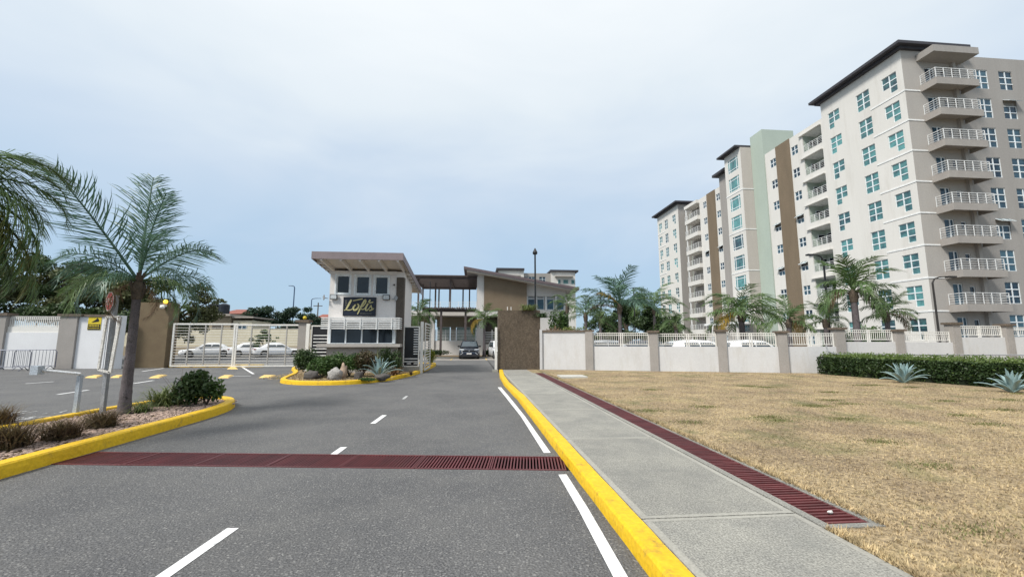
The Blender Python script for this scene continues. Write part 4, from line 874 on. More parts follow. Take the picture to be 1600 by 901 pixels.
# sign "The Lofts"
sg = thing('hanging_sign', 'dark navy sign board with gold brush script reading Lofts on the gatehouse front', 'sign', (-5.0, gy0 - .08, 2.72))
MB().box(-5.69, -4.33, gy0 - .07, gy0 - .02, 2.72, 3.51).build('board', M_navy, sg)
b_ = MB(); b_.box(-5.71, -5.69, gy0 - .085, gy0 - .015, 2.70, 3.53); b_.box(-4.33, -4.31, gy0 - .085, gy0 - .015, 2.70, 3.53); b_.box(-5.69, -4.33, gy0 - .085, gy0 - .015, 3.511, 3.53); b_.box(-5.69, -4.33, gy0 - .085, gy0 - .015, 2.70, 2.719); b_.build('frame', M_black, sg)
def brush(name, strokes, m, parent, x0, z0, sx, sz, yy, depth=.02):
    """strokes drawn on a 1000x560 board grid (y down), swept as flat raised ribbons"""
    s = MB()
    for w0, w1, pts in strokes:
        p = smooth_path([(a, b) for a, b in pts], 2); n = len(p)
        P = [Vector((x0 + a * sx, z0 - b * sz)) for a, b in p]; vs = []
        for i in range(n):
            d = (P[min(i + 1, n - 1)] - P[max(i - 1, 0)]).normalized(); q = Vector((-d.y, d.x)); u = i / (n - 1); w = (w0 + (w1 - w0) * u) * sx * .5 * (.55 + .45 * math.sin(math.pi * min(1, .15 + u * .85)))
            for sg_ in (-1, 1):
                for dd in (0, depth): vs.append((P[i].x + q.x * w * sg_, yy - dd, P[i].y + q.y * w * sg_))
        fs = []
        for i in range(n - 1):
            a = i * 4; b = a + 4; fs += [(a + 1, a + 3, b + 3, b + 1), (a, a + 1, b + 1, b), (a + 2, b + 2, b + 3, a + 3)]
        fs += [(0, 2, 3, 1), (4 * n - 4, 4 * n - 3, 4 * n - 1, 4 * n - 2)]; s.add(vs, fs)
    return s.build(name, m, parent)
bx, bz, bs, bsz = -5.69, 3.51, 1.36 / 1000, .79 / 560
brush('letter_l', [(70, 45, [(235, 70), (180, 180), (120, 300), (70, 390)]), (26, 30, [(15, 400), (90, 380), (170, 395), (235, 385), (290, 340)])], M_gold, sg, bx, bz, bs, bsz, gy0 - .071)
brush('overline', [(24, 44, [(285, 100), (420, 75), (590, 35)])], M_gold, sg, bx, bz, bs, bsz, gy0 - .071)
brush('letter_o', [(52, 60, [(420, 200), (340, 250), (295, 330), (330, 395), (400, 380), (460, 320), (480, 240), (430, 195), (380, 225)])], M_gold, sg, bx, bz, bs, bsz, gy0 - .071)
brush('letter_f', [(30, 78, [(445, 520), (490, 420), (560, 260), (620, 140), (665, 60)]), (50, 26, [(670, 50), (700, 130), (650, 220), (580, 300)]), (26, 30, [(520, 330), (600, 380), (660, 340), (700, 300)])], M_gold, sg, bx, bz, bs, bsz, gy0 - .071, .024)
brush('letter_t', [(56, 40, [(830, 60), (770, 170), (700, 310), (690, 390), (740, 400), (780, 360)]), (40, 30, [(745, 175), (830, 160), (925, 135)])], M_gold, sg, bx, bz, bs, bsz, gy0 - .071, .022)
brush('letter_s', [(24, 46, [(770, 380), (830, 300), (870, 215), (860, 270), (900, 330), (880, 390), (810, 400)]), (26, 14, [(890, 390), (930, 360), (960, 320)])], M_gold, sg, bx, bz, bs, bsz, gy0 - .071, .026)
M_faint = mat('faint_lettering', (.2, .19, .15), rough=.6)
brush('letters_the', [(16, 12, [(45, 100), (95, 92)]), (14, 12, [(70, 98), (60, 140)]), (14, 12, [(52, 150), (56, 195)]), (12, 12, [(54, 170), (85, 168)]), (14, 12, [(88, 148), (92, 195)]), (12, 10, [(55, 210), (60, 250), (95, 245)]), (10, 10, [(58, 228), (88, 224)])], M_faint, sg, bx, bz, bs, bsz, gy0 - .071, .01)
st = []
for i in range(11): x = 540 + i * 32; st.append((13, 10, [(x, 505), (x + 10, 470 if i % 3 == 0 else 482), (x + 14, 500), (x + 28, 496)]))
brush('small_lettering', st, M_faint, sg, bx, bz, bs, bsz, gy0 - .071, .008)
# left and right louvre screens beside the gatehouse
def louvre(name, label, x0, x1, y, z0, z1, rows, back=M_black, cat='screen', fr=M_rail, group=None):
    t = thing(name, label, cat, ((x0 + x1) / 2, y, z0), 0, group)
    s = MB(); s.box(x0, x0 + .06, y - .03, y + .03, z0, z1); s.box(x1 - .06, x1, y - .03, y + .03, z0, z1); s.box(x0 + .06, x1 - .06, y - .03, y + .03, z1 - .06, z1); s.box(x0 + .06, x1 - .06, y - .03, y + .03, z0, z0 + .05); s.build('frame', fr, t)
    if back: MB().box(x0 + .06, x1 - .06, y + .005, y + .02, z0 + .05, z1 - .06).build('backing', back, t)
    for (a, b, z) in rows: MB().box(x0 + .07 + a * (x1 - x0 - .14), x0 + .07 + b * (x1 - x0 - .14), y - .02, y + .003, z, z + .045).build('slat', M_railw, t)
    return t
rows = [(0.0, 1.0, .66), (0, 1, .52)] + [(.66, .99, 2.12 - i * .122) for i in range(11)] + [(.2, .5, .42), (.7, 1, .42)]
louvre('louvre_screen', 'black pedestrian gate with short white slats at its right side, right of the gatehouse', -3.53, -2.72, 21.75, .34, 2.36, [(a, b, z + .05) for a, b, z in rows], cat='gate')
MB().box(-3.53, -2.72, 21.7, 21.85, .1, .335).build('gate_threshold', M_conc, bpy.data.objects['louvre_screen'])
lx0, lx1 = PY(485, 540, 22.6)[0], PY(520, 540, 22.6)[0]
rows = [(.06, .98, 1.03 + i * .17) for i in range(6)] + [(.3, 1, .5), (.4, 1, .68), (.1, .75, .86)]
louvre('louvre_screen', 'dark screen with white horizontal slats left of the gatehouse counter', lx0, lx1, 22.6, .15, 2.42, rows)
s = MB(); s.box(lx0 - .22, lx0 - .06, 22.5, 22.64, .0, 2.5); tag(s.build('gate_post', M_rail), 'slim cream gate post at the left of the dark slatted screen', 'gate post')
s = MB(); s.box(-2.70, -2.56, 21.85, 21.99, .0, 2.6); t = s.build('gate_post', M_rail); tag(t, 'cream square gate post between the black pedestrian gate and the open swing leaf', 'gate post')
t = thing('swing_gate', 'open cream swing gate leaf folded back along the kerb right of the gatehouse', 'gate', (-2.52, 22.3, .05))
s = MB(); gx = -2.54
s.box(gx, gx + .06, 22.3, 22.37, .1, 2.56); s.box(gx, gx + .06, 24.95, 25.02, .1, 2.56); s.box(gx, gx + .06, 22.37, 24.95, 2.49, 2.56); s.box(gx, gx + .06, 22.37, 24.95, .1, .17); s.build('frame', M_rail, t)
for i in range(15): MB().box(gx + .015, gx + .045, 22.38, 24.94, .3 + i * .145, .345 + i * .145).build('slat', M_rail, t)
GS = 1.13      # the gatehouse stands 21.5 m out
for o in (gh, sg): o.location = (o.location.x * GS, o.location.y * GS, CAMH + (o.location.z - CAMH) * GS); o.scale = (GS,) * 3
# island round the gatehouse
isl2 = smooth_path([(-7.55, 17.3), (-6.4, 16.3), (-4.6, 16.2), (-3.4, 17.6), (-2.75, 20.5), (-2.5, 24), (-2.4, 29.5), (-3.0, 30), (-9.5, 30), (-10.8, 26.2), (-9.05, 22.6), (-8.35, 20.6), (-7.95, 18.9)], 3, True)
struct('island_kerb', kerb('k', resample(isl2, .25, True), .2, .15, M_yel, True), M_yel)
s = MB(); s.add([(x * .985 - .07, 19 + (y - 19) * .985 + .05, .11) for x, y in isl2], [tuple(range(len(isl2)))]); struct('island_soil', s, M_soil)
# right-hand gate track post beside the monument
t = thing('gate_post', 'slim cream gate post standing against the left edge of the brown monument wall', 'gate post', (1.2, 22.7, 0)); MB().box(1.14, 1.26, 22.62, 22.74, 0, 2.35).build('post', M_rail, t); MB().box(1.0, 1.3, 22.3, 22.6, 0, .12).build('stone_foot', M_conc, t)

# ================================================================ BROWN MONUMENT AND PERIMETER WALL (right)
t = thing('monument_wall', 'tall dark brown weathered monument wall at the right of the gateway', 'wall', (2.5, 22.9, 0))
s = MB(); s.box(1.33, 3.62, 22.75, 23.6, 0, 3.28); s.build('wall_body', M_mon, t)
for x in (1.85, 2.05): MB().tube([(x, 23.1, 3.28), (x, 23.1, 3.5)], .025, 6).build('stub_pipe', M_signw, t)
pts = [(3.62, 22.75), (6.1, 21.95), (9.2, 20.95), (12.3, 20.0), (14.85, 19.15), (17.5, 18.75), (20.5, 18.65), (23.5, 18.6), (26.4, 18.6), (29.4, 18.6), (32.4, 18.6)]
ptop = [None, 2.22, 2.15, 2.18, 2.1, 2.26, 2.18, 2.52, 2.46, 2.5, 2.5]
pan = [2.1, 1.34, 1.34, 1.34, 1.35, 1.58, 1.55, 1.80, 1.80, 1.85]; ftop = [None, 2.05, 2.0, 2.02, 2.0, 2.17, 2.08, 2.37, 2.3, 2.35]
bw = thing('boundary_wall', 'long off white boundary wall with grey pillars and cream railings behind the dry lawn', 'wall', (15, 19.5, 0))
def seg_box(mb, a, b, off0, off1, z0, z1, i0=0, i1=0):
    a = Vector(a); b = Vector(b); d = (b - a).normalized(); n = Vector((-d.y, d.x)); a = a + d * i0; b = b - d * i1
    P = [a + n * off0, b + n * off0, b + n * off1, a + n * off1]; return mb.prism([(p.x, p.y) for p in P], z0, z1)
for i in range(len(pts) - 1):
    a, b = pts[i], pts[i + 1]; seg_box(MB(), a, b, 0, .2, 0, pan[i], .0 if i == 0 else .2, .2).build('wall_panel', M_wall, bw) if True else 0
    if i == 0:
        s = MB(); seg_box(s, a, b, -.07, .27, 2.102, 2.2, .0, -.28); s.build('coping', M_cop, bw); MB().box(3.57, 3.70, 22.62, 22.70, 0, 2.24).build('corner_post', M_wall, bw)
        continue
    d = (Vector(b) - Vector(a)).normalized(); Ln = (Vector(b) - Vector(a)).length; s = MB(); z0, z1 = pan[i], ftop[i]; n = Vector((-d.y, d.x)) * .1
    def pt(u, z): p = Vector(a) + d * u + n; return (p.x, p.y, z)
    for z in (z0 + .1, z1 - .13, z1 - .02): s.bar(pt(.22, z), pt(Ln - .22, z), .035, .035)
    k = int((Ln - .44) / .105)
    for j in range(k + 1):
        u = .24 + (Ln - .48) * j / k; big = j in (0, k // 2, k // 2 + 1, k)
        s.bar(pt(u, z0 + (.0 if big else .1)), pt(u, z1), .05 if big else .02, .05 if big else .02, up=(1, 0, 0))
    s.build('railing', M_rail, bw)
pw = .42
for i in range(1, len(pts)):
    x, y = pts[i]; z = ptop[i]; d = (Vector(pts[i]) - Vector(pts[i - 1])).normalized(); a = math.atan2(d.y, d.x)
    def rot(pl, e): return [(x + px_ * math.cos(a) - py_ * math.sin(a), y + px_ * math.sin(a) + py_ * math.cos(a)) for px_, py_ in pl(e)]
    sq = lambda e: [(-.2 - e, -.1 - e), (.2 + e, -.1 - e), (.2 + e, .3 + e), (-.2 - e, .3 + e)]
    if i == 1: o = MB().prism(rot(sq, .001), 0, 2.1).build('pillar', M_pil, bw); continue
    o = MB().prism(rot(sq, 0), 0, z - .1).build('pillar', M_pil, bw); MB().prism(rot(sq, .08), z - .098, z).build('coping', M_cop, o)
t = tag(MB().tube([(15.95, 18.35, .15), (15.95, 17.8, 1.4)], .0).build('x'), 'x', 'x') if False else None
s = MB(); s.tube([(16.0, 17.9, 1.42), (16.02, 17.85, 1.15), (16.25, 17.7, 1.03), (20, 17.4, 1.0), (26, 17.1, .97)], .03, 6)
for x in (18.2, 21.2, 24.2): s.tube([(x, 17.5, .1), (x, 17.5 - (x - 16) * .0, 1.0)], .022, 6)
tag(s.build('handrail', M_galv), 'thin grey pipe handrail running above the clipped hedge', 'handrail')
#--P3--
# ================================================================ HEDGE, AGAVES
hf = [(15.9, 18.25), (16.35, 15.4), (17.0, 12.0), (17.9, 8.0)]
hd = thing('hedge', 'clipped dark green hedge running along the right side of the lawn', 'hedge', (17.5, 14, .1))
def hedge_pts(n, r, top=False):
    u = r.rand(n); i = np.minimum((u * 3).astype(int), 2); f = u * 3 - i; A = np.array(hf)
    px = A[i, 0] + (A[i + 1, 0] - A[i, 0]) * f; py = A[i, 1] + (A[i + 1, 1] - A[i, 1]) * f
    wob = .05 * np.sin(u * 61) + .04 * np.sin(u * 143)
    if top: return np.stack([px + r.rand(n) * 1.35, py, .90 + wob + r.rand(n) ** 3 * .16], 1)
    end = r.rand(n) < .08; z = .12 + r.rand(n) * .78; x = px - .02 + r.rand(n) * .22 + wob + .1 * (z < .3); y = py.copy()
    x[end] = hf[0][0] + r.rand(end.sum()) * 1.3; y[end] = hf[0][1] + .02 + r.rand(end.sum()) * .15
    return np.stack([x, y, z], 1)
r = np.random.RandomState(5); inv = wm(hd).inverted(); off = np.array(inv.translation)
link('leaves', leaf_cloud(hedge_pts(26000, r) + off, .075, r, M_hedge, 'leaves', .6), hd)
link('top_leaves', leaf_cloud(np.concatenate([hedge_pts(12000, r, True), hedge_pts(600, r)]) + off, .07, r, M_hedget, 'top_leaves', .6), hd)
MB().prism([(x + .14, y - (.0 if i else .12)) for i, (x, y) in enumerate(hf)] + [(x + 1.3, y) for x, y in hf[::-1]], .1, .87).build('shade_core', M_core, hd)  # solid dark fill: the shade inside the hedge is painted as near-black colour
def agave(label, loc, L_, n, seed, group=None, w=.11):
    r = random.Random(seed); t = thing('agave', label, 'agave plant', loc, 0, group)
    for i in range(n):
        a = i * 2.399 + r.uniform(-.2, .2); u = i / n; el = R(14 + 66 * u + r.uniform(-7, 7)); ln = L_ * (1 - .18 * u) * r.uniform(.88, 1.1); s = MB(); x = .03; z = .02 + .05 * u; K_ = 8; vs = []; bend = r.uniform(.5, 1.0) if u < .6 else r.uniform(.1, .5)
        for k in range(K_ + 1):
            v = k / K_; ww = w * (0.55 + 1.3 * v - 1.85 * v ** 2.2) * .9 if v < 1 else .002; ww = max(ww, .003); c = .30 * ww
            e2 = el + .25 - bend * v * v * 1.2; ca, sa = math.cos(a), math.sin(a)
            for (q, h) in ((-ww, c), (-ww * .5, -c * .1), (0, -c * .5), (ww * .5, -c * .1), (ww, c)): vs.append((ca * x - sa * q, sa * x + ca * q, z + h))
            x += math.cos(e2) * ln / K_; z += math.sin(e2) * ln / K_; z = max(z, .03)
        fs = [(k * 5 + j, k * 5 + j + 1, k * 5 + j + 6, k * 5 + j + 5) for k in range(K_) for j in range(4)]
        # underside skin gives the leaf thickness
        nb = len(vs); vs2 = [(p[0], p[1], p[2] - .012 - .012 * (1 - (i2 // 5) / K_)) for i2, p in enumerate(vs)]
        s.add(vs + vs2, fs + [tuple(nb + q for q in f[::-1]) for f in fs] + [(k * 5, (k + 1) * 5, nb + (k + 1) * 5, nb + k * 5) for k in range(K_)] + [(k * 5 + 4, nb + k * 5 + 4, nb + (k + 1) * 5 + 4, (k + 1) * 5 + 4) for k in range(K_)])
        s.mats = [M_agave]; s.sm = True; link('leaf', s.mesh('leaf'), t)
    return t
agave('large blue grey agave with arching leaves in front of the middle of the hedge', (*G(1413, 598, .1), .1), .80, 26, 3, 'blue agaves', .085)
agave('blue grey agave at the right end of the hedge, cut by the frame', (*G(1583, 613, .1), .1), .72, 22, 8, 'blue agaves', .085)
agave('pale blue agave with drooping leaves on the gatehouse island', (*G(592, 589, .11), .11), 1.0, 20, 5, 'blue agaves', .09)
# ---- gatehouse island planting
def rock(label, loc, r0, m, seed, sq=(1, 1, .9)):
    s = MB(); r0 *= .74; s.sphere((0, 0, r0 * sq[2] * .7), r0, 14, 10, sq, .55, seed); s.mats = [m]; s.sm = True; return tag(link('boulder', s.mesh('boulder'), None, loc), label, 'rock', 'boulders on the gatehouse island')
rock('large smooth grey boulder at the front of the gatehouse island', (*G(524, 593, .1), .1), .33, M_rock, 1, (1.05, 1, 1.15))
rock('tan upright boulder leaning behind the smooth grey one', (*G(536, 591, .1), .1), .24, M_rockb, 2, (.8, .8, 1.9))
rock('dark boulder under the bushes at the left of the gatehouse island', (*G(487, 592, .1), .1), .32, M_rockd, 3, (1.2, 1, .8))
rock('small dark boulder between the bushes and the pale agave', (*G(560, 592, .1), .1), .24, M_rockd, 4, (.9, .9, 1.1))
rock('brown flat boulder below the pale agave', (*G(597, 592.5, .1), .1), .30, M_rockd, 5, (1.4, 1, .6))
rock('small pale stone lying near the kerb of the gatehouse island', (*G(566, 594.5, .1), .1), .12, M_rockb, 6, (1.5, 1, .6))
bush('dark_bush', 'tall dark green shrub at the left end of the gatehouse island', (*G(484, 588, .1), .1), .7, .5, 1.25, 4200, .09, M_leafd, 11, 'shrubs on the gatehouse island')
bush('leafy_bush', 'bright green low shrub left of the grey boulder', (*G(503, 590, .1), .1), .85, .5, .95, 5200, .085, M_leafg, 12, 'shrubs on the gatehouse island')
bush('leafy_bush', 'rounded green shrub under the gatehouse counter', (*G(545, 588.5, .1), .1), .85, .5, 1.05, 5200, .08, M_leafg, 13, 'shrubs on the gatehouse island')
bush('dark_bush', 'dark reddish green shrub between the boulders and the agave', (*G(566, 588.5, .1), .1), .8, .5, 1.15, 4800, .08, mat('reddish_leaves', (.05, .06, .02), (.10, .06, .035), rough=.5, sc1=4, fac2=.4, trans=.2), 14, 'shrubs on the gatehouse island')
bush('dark_bush', 'dark shrub behind the agave at the corner of the gatehouse', (*G(612, 585, .1), .1), .65, .4, 1.25, 4000, .08, M_leafd, 15, 'shrubs on the gatehouse island')
bush('low_groundcover', 'low bright green ground cover patch by the island kerb', (*G(576, 595, .1), .1), .45, .25, .16, 900, .05, M_leafg, 16, 'shrubs on the gatehouse island')
tag(blade_plant('sword_plant', 46, .2, 1.25, .05, M_strap, 21, .35, (*G(588, 585, .1), .1), None, .6), 'tall sword leaved plant rising behind the pale agave', 'plant')
tag(blade_plant('red_cordyline', 40, .15, .75, .045, mat('maroon_leaves', (.09, .02, .02), (.14, .04, .03), rough=.5, trans=.2), 22, .8, (*G(560, 585, .1), .5), None, .9), 'maroon spiky plant in front of the gatehouse counter', 'plant', 'maroon cordylines')
tag(blade_plant('red_cordyline', 44, .15, .85, .05, mat('dark_maroon_leaves', (.05, .02, .018), (.10, .06, .03), rough=.5, trans=.2), 23, .8, (*G(608, 584, .1), .6), None, .9), 'dark maroon spiky plant at the right corner of the gatehouse', 'plant', 'maroon cordylines')
tag(blade_plant('dry_bromeliad', 50, .2, .7, .05, mat('rusty_leaves', (.22, .10, .05), (.30, .19, .09), rough=.6, sc1=5, trans=.2), 24, 1.2, (*G(617, 587, .1), .1), None, 1.1), 'rust coloured dying bromeliad at the foot of the pedestrian gate', 'plant')
tag(blade_plant('purple_grass', 90, .1, .32, .02, M_purple, 25, .8, (*G(642, 586, .1), .1), None, 1.0), 'small dark purple tuft beside the kerb under the pedestrian gate', 'plant')
bush('yellow_bush', 'small yellowish shrub on bare stems beside the open swing gate', (-2.75, 27.6, .1), .45, .4, 1.25, 1400, .08, mat('yellow_leaves', (.30, .30, .03), (.16, .20, .04), rough=.5, sc1=3, fac2=.3, trans=.3), 31)
def sub_in(r, n):
    k = r.rand(n); x = -8.6 + 5.4 * r.rand(n); y = 16.7 + 4.2 * r.rand(n); return np.stack([x, y], 1)[(y > 16.75 + np.abs(x + 5.5) * .35)]
o = link('leaf_litter', blades('leaf_litter', 3500, sub_in, .01, .03, .02, M_blade, .11, 9)); tag(o, 'dry straw and leaf litter on the gatehouse island', 'leaf litter', kind='stuff')

# ================================================================ LEFT ISLAND PLANTS
for (px, py, sz, lb) in ((14, 702, .50, 'dark purple fountain grass clump at the left edge of the pebble island'), (95, 688, .42, 'middle purple fountain grass clump on the pebble island'), (157, 669, .40, 'small purple fountain grass clump in front of the sign post'), (-6, 668, .48, 'reddish purple grass clump behind the others, cut by the frame')):
    tag(blade_plant('fountain_grass', 520, .5, sz, .013, M_purple, int(px + 50), .7, (*G(px, py, .1), .1), None, .85), lb, 'plant', 'purple grass clumps on the pebble island')
tag(blade_plant('strap_leaf_plant', 300, .7, .85, .022, M_strap, 41, 1.3, (*G(258, 634, .1), .1), None, 1.1), 'green and straw strap leaved lily clump left of the leafy shrub', 'plant')
tag(blade_plant('strap_leaf_plant', 90, .4, .5, .02, M_strap, 42, 1.3, (*G(222, 645, .1), .1), None, 1.1), 'thin grassy lily clump right behind the palm trunk', 'plant')
tag(blade_plant('seed_stalk', 7, .5, 1.05, .012, M_frondd, 43, .3, (*G(285, 634, .1), .1), None, .5), 'dry brown seed stalks sticking out of the lily clump', 'plant')
bush('leafy_bush', 'glossy dark green shrub at the tip of the pebble island', (*G(305, 634, .1), .1), .52, .45, .92, 1800, .105, M_leafd, 44)
bush('leafy_bush', 'bright new shoots on the right side of the tip shrub', (*G(322, 633, .1), .1), .42, .35, .72, 700, .10, M_leafg, 45)

# ================================================================ PALMS
# feature palm on the left island (azimuth 0 = towards the right of the picture, 90 = away)
pxy = G(193, 648, .1)
fl = [(122, 84, 2.65, 'spear', None, 0), (-30, 78, 2.0, 'spear'), (70, 62, 1.9, 'arch'), (214, 58, 2.5, 'stiff', None, 80), (40, 52, 2.05, 'droop', None, -60), (34, 10, 1.6, 'droop'), (217, 30, 1.6, 'droop', None, 40), (225, 6, 1.35, 'droop'), (-40, 66, 1.6, 'arch'), (50, -8, 1.35, 'droop', M_frond), (250, 14, 1.6, 'droop', M_frond), (0, 18, 1.4, 'droop', M_frond), (95, 38, 1.8, 'arch'), (175, 20, 1.7, 'arch', M_frond), (-90, 20, 1.3, 'droop'), (60, -30, 1.0, 'droop', M_frondd), (200, -25, 1.1, 'droop', M_frondd), (210, 42, 1.7, 'droop', None, 50), (40, 24, 1.8, 'droop', None, -40)]
palm('feature palm with ringed grey trunk and windswept bluish fronds on the pebble island', (*pxy, .1), 2.72, .094, fl, near=True, m=M_frondb, lean=(0, 0))
fl = [(44, -12, 1.9, 'droop'), (54, -28, 1.9, 'arch', M_frondo), (46, -40, 1.9, 'stiff'), (48, 60, 1.7, 'droop', None, 20), (40, 48, 1.5, 'droop'), (60, 66, 1.6, 'droop'), (48, 12, 1.4, 'droop'), (56, -10, 1.3, 'droop'), (40, -24, 1.5, 'droop', M_frondo), (70, 24, 1.5, 'droop'), (30, 6, 1.4, 'droop'), (52, -36, 1.5, 'droop', M_frondo), (44, -50, 1.5, 'stiff', M_frondo), (54, -44, 1.6, 'stiff'), (46, -30, 1.3, 'droop'), (138, 50, 1.9, 'arch'), (168, 20, 2.0, 'droop'), (228, 30, 2.2, 'arch'), (270, 40, 2.0, 'arch'), (48, 32, 1.6, 'droop')]
palm('palm just outside the left edge whose arching fronds hang into the picture', (-7.3, 6.2, .1), 3.6, .13, fl, near=True, m=M_frond)
pg_ = 'palms behind the boundary wall'
def P(px, py, Y): x, z = PY(px, py, Y); return x, z
def bgpalm(px, py, Y, L_, n, seed, label, r0=.16, m=M_frond, extra=(), lo=-10, hi=82, mix=('stiff', 'arch', 'arch', 'droop'), group=pg_, lean=(0, 0)):
    x, z = P(px, py, Y); return palm(label, (x - lean[0], Y, 0), z, r0, auto_fronds(n, L_, seed, lo, hi, mix) + list(extra), group=group, m=m, lean=lean)
bgpalm(968, 478, 25.5, 2.6, 13, 1, 'tall slender palm with feathery crown left of the dark trees', .14, extra=((180, 25, 2.6, 'arch', M_frondb), (0, 28, 2.5, 'arch', M_frondb), (200, 40, 1.8, 'stiff', M_frondy)), mix=('stiff', 'arch'), m=M_frondb, lo=12)
bgpalm(1158, 492, 26.5, 3.1, 16, 2, 'bushy green palm with one orange frond beside the entrance canopy', .22, extra=((195, 12, 2.6, 'droop', M_frondy), (188, 5, 2.2, 'droop', M_frondy), (0, 32, 3.4, 'arch'), (-20, 20, 2.6, 'arch')))
bgpalm(1333, 457, 21.0, 2.45, 16, 3, 'big feathery palm above the wall in front of the near apartment block', .19, extra=((0, 20, 2.8, 'arch', M_frond), (10, 14, 2.4, 'droop', M_frondd), (175, 10, 2.0, 'droop', M_frondd), (0, 88, 1.9, 'stiff'), (90, 80, 1.9, 'stiff'), (200, 85, 1.9, 'stiff')))
bgpalm(1385, 492, 20.8, 1.7, 12, 4, 'shorter palm with dry fronds just right of the big feathery palm', .14, extra=((0, 20, 1.7, 'arch', M_frondd), (-10, 5, 1.5, 'droop', M_frondd)), lo=-5)
bgpalm(1232, 503, 23.5, 1.9, 12, 5, 'low palm behind the fourth pillar of the wall', .16, extra=((20, 5, 1.5, 'droop', M_frondy),))
bgpalm(1290, 503, 23, 1.7, 11, 6, 'low palm behind the lamp post near the hedge end', .16)
bgpalm(1056, 508, 30, 1.9, 10, 7, 'small dark palm in front of the far apartment wing', .15, mix=('arch', 'droop'))
bgpalm(1022, 482, 44, 3.6, 14, 8, 'coconut like palm left of the far apartment wing', .2)
bgpalm(915, 492, 27, 1.7, 11, 9, 'small palm behind the first white wall panel', .13, mix=('arch', 'stiff'), extra=((10, 45, 2.2, 'arch', M_frondd),))
bgpalm(938, 500, 30, 1.6, 9, 10, 'little palm beside the dry brown frond', .13)
bgpalm(886, 478, 30, 1.8, 10, 12, 'palm clump at the right corner of the club house', .12)
bgpalm(757, 500, 41.5, 2.3, 11, 13, 'palm with yellow hanging frond between the club columns', .15, extra=((200, 0, 2.2, 'droop', M_frondy), (190, 5, 2.0, 'droop', M_frondy)), group='palms by the club house', lo=-20, mix=('droop', 'arch'))
bgpalm(655, 493, 38, 2.3, 12, 14, 'bright green palm in front of the club house left of the open gate', .13, group='palms by the club house', m=M_leafg, lo=-20, mix=('droop', 'arch'))
# trailing fern in the planter on the monument
o = blade_plant('hanging_fern', 260, .9, .75, .05, M_strap, 51, 1.9, (3.0, 22.95, 3.28), None, 1.4); tag(o, 'trailing green fern spilling over the top of the brown monument wall', 'plant')
o = blade_plant('hanging_fern', 120, .5, .9, .05, M_leafd, 52, 2.4, (3.75, 22.85, 2.9), None, 1.5); tag(o, 'dark trailing plant hanging at the right corner of the brown monument wall', 'plant')
bush('leafy_bush', 'slim bamboo like tree rising behind the monument wall', (*[PY(872, 500, 27)[0], 27, 1.6],), .75, .5, 2.2, 1500, .16, M_leafg, 61)
bush('flowering_bush', 'yellow green flowering shrub on top of the first wall panel coping', (5.6, 22.9, 1.6), .9, .35, .85, 1800, .10, mat('yellow_green_leaves', (.22, .24, .04), (.10, .15, .04), rough=.5, sc1=3, fac2=.4, trans=.3), 62)
bush('dry_bush', 'dry creamy shrub behind the monument wall corner', (*[PY(862, 505, 26)[0], 26, 1.2],), .7, .4, 1.35, 900, .13, M_frondd, 63)

# ================================================================ TREES
tg = 'trees behind the left wall'
tree('wide dark tree crown behind the left wall at the frame edge', (-38, 34, 0), 8, [(-3, 0, 6.2, 4, 3, 2.6), (1, 0, 6.6, 3.5, 3, 2.4), (4, 1, 5.6, 3, 2.5, 2.4), (-6, 0, 5.2, 4, 3, 2.6), (0, 0, 4.2, 5, 3, 1.8)], 22000, .26, M_leafd, 1, tg, trunk_r=.35)
tree('olive green spreading tree behind the sign post', (-32.5, 36, 0), 8, [(0, 0, 6.5, 3.6, 3, 2.0), (3, 0, 5.9, 3, 3, 2.0), (-3, 1, 6.3, 3, 3, 2.2), (1, 0, 4.4, 4.4, 3, 1.8), (5, 1, 5.2, 2.4, 2, 1.6)], 24000, .24, M_leafo, 2, tg, trunk_r=.3)
tree('broad olive tree behind the tan monument with thin reaching twigs', (-26.6, 38, 0), 8, [(0, 0, 5.5, 3.2, 3, 1.8), (2.2, 0, 4.6, 2.2, 2.5, 1.7), (.8, 0, 3.0, 3, 2.5, 1.6), (3.2, 0, 4.7, 1.5, 1.2, .7), (2.8, 0, 3.2, 1.4, 1.5, 1.6), (4.2, 0, 5.0, .9, .8, .3)], 15000, .22, M_leafo, 3, tg, trunk_r=.25)
tree('dark understory tree low behind the left railing', (-30, 32, 0), 5, [(-4, 0, 2.6, 3, 1.5, 1.7), (0, 0, 2.7, 3, 1.5, 1.6), (3.5, 1, 2.8, 2.8, 1.5, 1.6), (-8, 0, 2.8, 3, 1.5, 2)], 13000, .22, M_leafd, 4, tg)
tree('rounded dark green tree behind the sliding gate', (*PY(428, 540, 72)[:1], 72, 0), 7, [(-3, 0, 5.0, 2.6, 2.5, 2.0), (0, 0, 6.1, 3.0, 2.5, 1.9), (3, 0, 5.7, 2.8, 2.5, 1.9), (5.2, 0, 4.6, 2.2, 2, 1.8), (0, 0, 3.6, 5, 2.5, 2)], 12000, .34, mat('blue_green_leaves', (.022, .05, .03), (.05, .09, .05), rough=.5, sc1=.5, sc2=3, fac2=.4, trans=.2), 5)
tree('low dark tree left of the gatehouse on the skyline', (*PY(486, 530, 78)[:1], 78, 0), 5, [(0, 0, 4.4, 3, 2, 1.5), (3, 0, 3.8, 3, 2, 1.6), (-2, 0, 3.6, 3, 2, 1.6)], 5000, .34, M_leafd, 6)
tree('light green young tree inside the car park behind the gate', (*PY(412, 540, 47)[:1], 47, 0), 3, [(0, 0, 2.2, 1.0, .8, .8), (.6, 0, 1.8, .8, .6, .6), (-.6, 0, 1.7, .8, .6, .6)], 2600, .16, M_leafg, 7, trunk_r=.06)
tw = 'dark trees behind the boundary wall'
